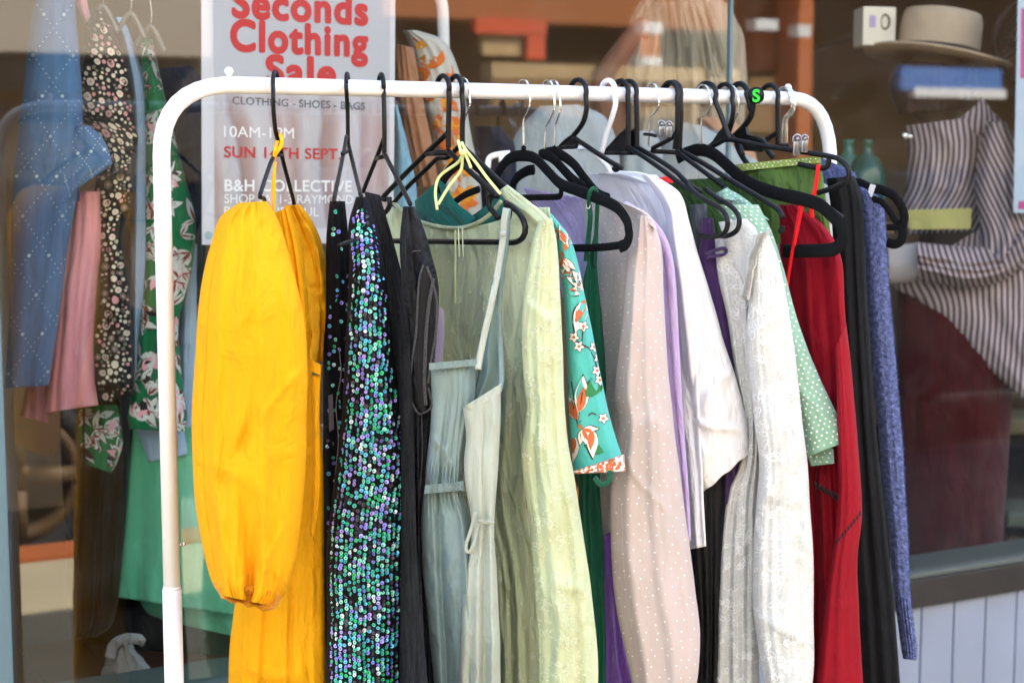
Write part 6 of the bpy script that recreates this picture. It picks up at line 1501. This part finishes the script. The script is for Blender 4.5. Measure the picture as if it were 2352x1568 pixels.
c = Cloth([(2112, 556), (2076, 560), (2040, 556)], [(2112, 642), (2076, 650), (2040, 652)], Ym - 0.16, 0.035, N=24, M=24, folds=0, seed=406); c.build('cuff', plain('cuff_grey', C('#b8b2b6', 0.8), 0.8), bl_)
c = Cloth([(2060, 640), (2058, 664), (2110, 690), (2180, 750), (2240, 820), (2300, 872), (2352, 920)], [(2260, 520), (2300, 560), (2352, 600), (2380, 660), (2400, 740), (2410, 820), (2412, 900)], Ym - 0.1, 0.03, 3, 2.6, N=70, M=50, folds=6, famp=0.01, seed=407); c.build('hem_flare', stripes('stripe_e', 0.5, 21), bl_)
c = Cloth([(2084, 482), (2088, 528)], [(2232, 478), (2230, 526)], Ym - 0.165, 0.012, N=20, M=36, folds=3, famp=0.006, seed=408); c.build('belt', fabric('belt_green', C('#bdbb78', 0.8), var=0.1), man)
c = Cloth([(2062, 640), (2058, 800), (2062, 1000), (2076, 1290), (2080, 1480)], [(2330, 640), (2330, 800), (2320, 1000), (2300, 1290), (2290, 1480)], Ym - 0.02, 0.1, 1.6, 2.4, N=60, M=50, folds=6, famp=0.014, seed=409); c.build('skirt', fabric('maroon_cord', C('#560910', 0.55), var=0.25, vscale=20), man)
mb = MB(); ball(mb, P(2078, 312, Ym - 0.1), 0.011, n=8); ball(mb, P(2090, 314, Ym - 0.1), 0.009, n=8); mb.build('brooch', chrome, man)
mb = MB(); q = P(2190, 1290, Ym + .1); tube(mb, [Vector((q.x, q.y, 0.08)), q], 0.02, 10, smooth=False); tube(mb, [Vector((q.x, q.y, 0.08)), Vector((q.x, q.y, 0.095))], 0.15, 24, smooth=False); mb.build('stand', chrome, man)
t = deep('folded_shirts', 'folded pale shirts on a dark shelf behind the mannequin', 'clothes pile', 2340, 1150, 4.6)
for k, (v, col_) in enumerate(((970, '#8c8468'), (1180, '#707c72'), (1240, '#6a5436'))):
    q = P(2345, v, 4.6); mb = MB(); box(mb, lambda x, d, z: q + Vector((x, d, z)), -0.07, 0.2, -0.1, 0.1, -0.02, 0.025, 0, 0.012); mb.build('folded_shirt', plain('fold%s' % 'abc'[k], C(col_, 0.6), 0.8, var=0.2), t)
# shop decals at the right edge
t = thing('ring_sign', 'brown round ring sign with script strokes at the top right corner', 'sign', P(2380, 100, 4.3))
cc = [P(2388 + 104 * math.cos(a), 98 + 108 * math.sin(a), 4.3) for a in [k * math.pi / 24 for k in range(49)]]
bz = plain('sign_brown', C('#3a1c08', 0.5), 0.7)
mb = MB(); tube(mb, cc, 0.008, 8, smooth=False); mb.build('ring', bz, t)
mb = MB()
for pts in (((2340, 30), (2330, 48), (2344, 56), (2356, 40)), ((2330, 70), (2322, 92), (2340, 100), (2350, 80), (2334, 66)), ((2316, 92), (2300, 104), (2306, 120), (2322, 110), (2310, 98)), ((2298, 146), (2312, 130), (2330, 116), (2352, 120))):
    tube(mb, [P(u, v, 4.3) for u, v in pts], 0.006, 8)
mb.build('script', bz, t)
t = thing('window_notice', 'pale blue notice with pink block at the right edge of the glass', 'notice', onglass(2360, 300, -0.01))
mb = MB(); q = [onglass(u, v, -0.012) for u, v in ((2340, -80), (2560, -80), (2560, 500), (2328, 488))]; mb.add(q + [p - GO_ * .002 for p in q], [(3, 2, 1, 0), (4, 5, 6, 7), (0, 1, 5, 4), (1, 2, 6, 5), (2, 3, 7, 6), (3, 0, 4, 7)]); nb = mb.build('sheet', plain('notice_blue', C('#b9cfe6', 0.85), 0.4, var=0.02), t, False)
mb = MB(); mb.add([onglass(u, v, -0.0112) for u, v in ((2346, 20), (2540, 20), (2540, 182), (2344, 180))], [(3, 2, 1, 0)]); mb.add([onglass(u, v, -0.0112) for u, v in ((2340, 462), (2420, 462), (2420, 482), (2338, 480))], [(3, 2, 1, 0)]); mb.build('pink_block', plain('notice_pink', C('#c04a92', 0.9), 0.4), nb, False)
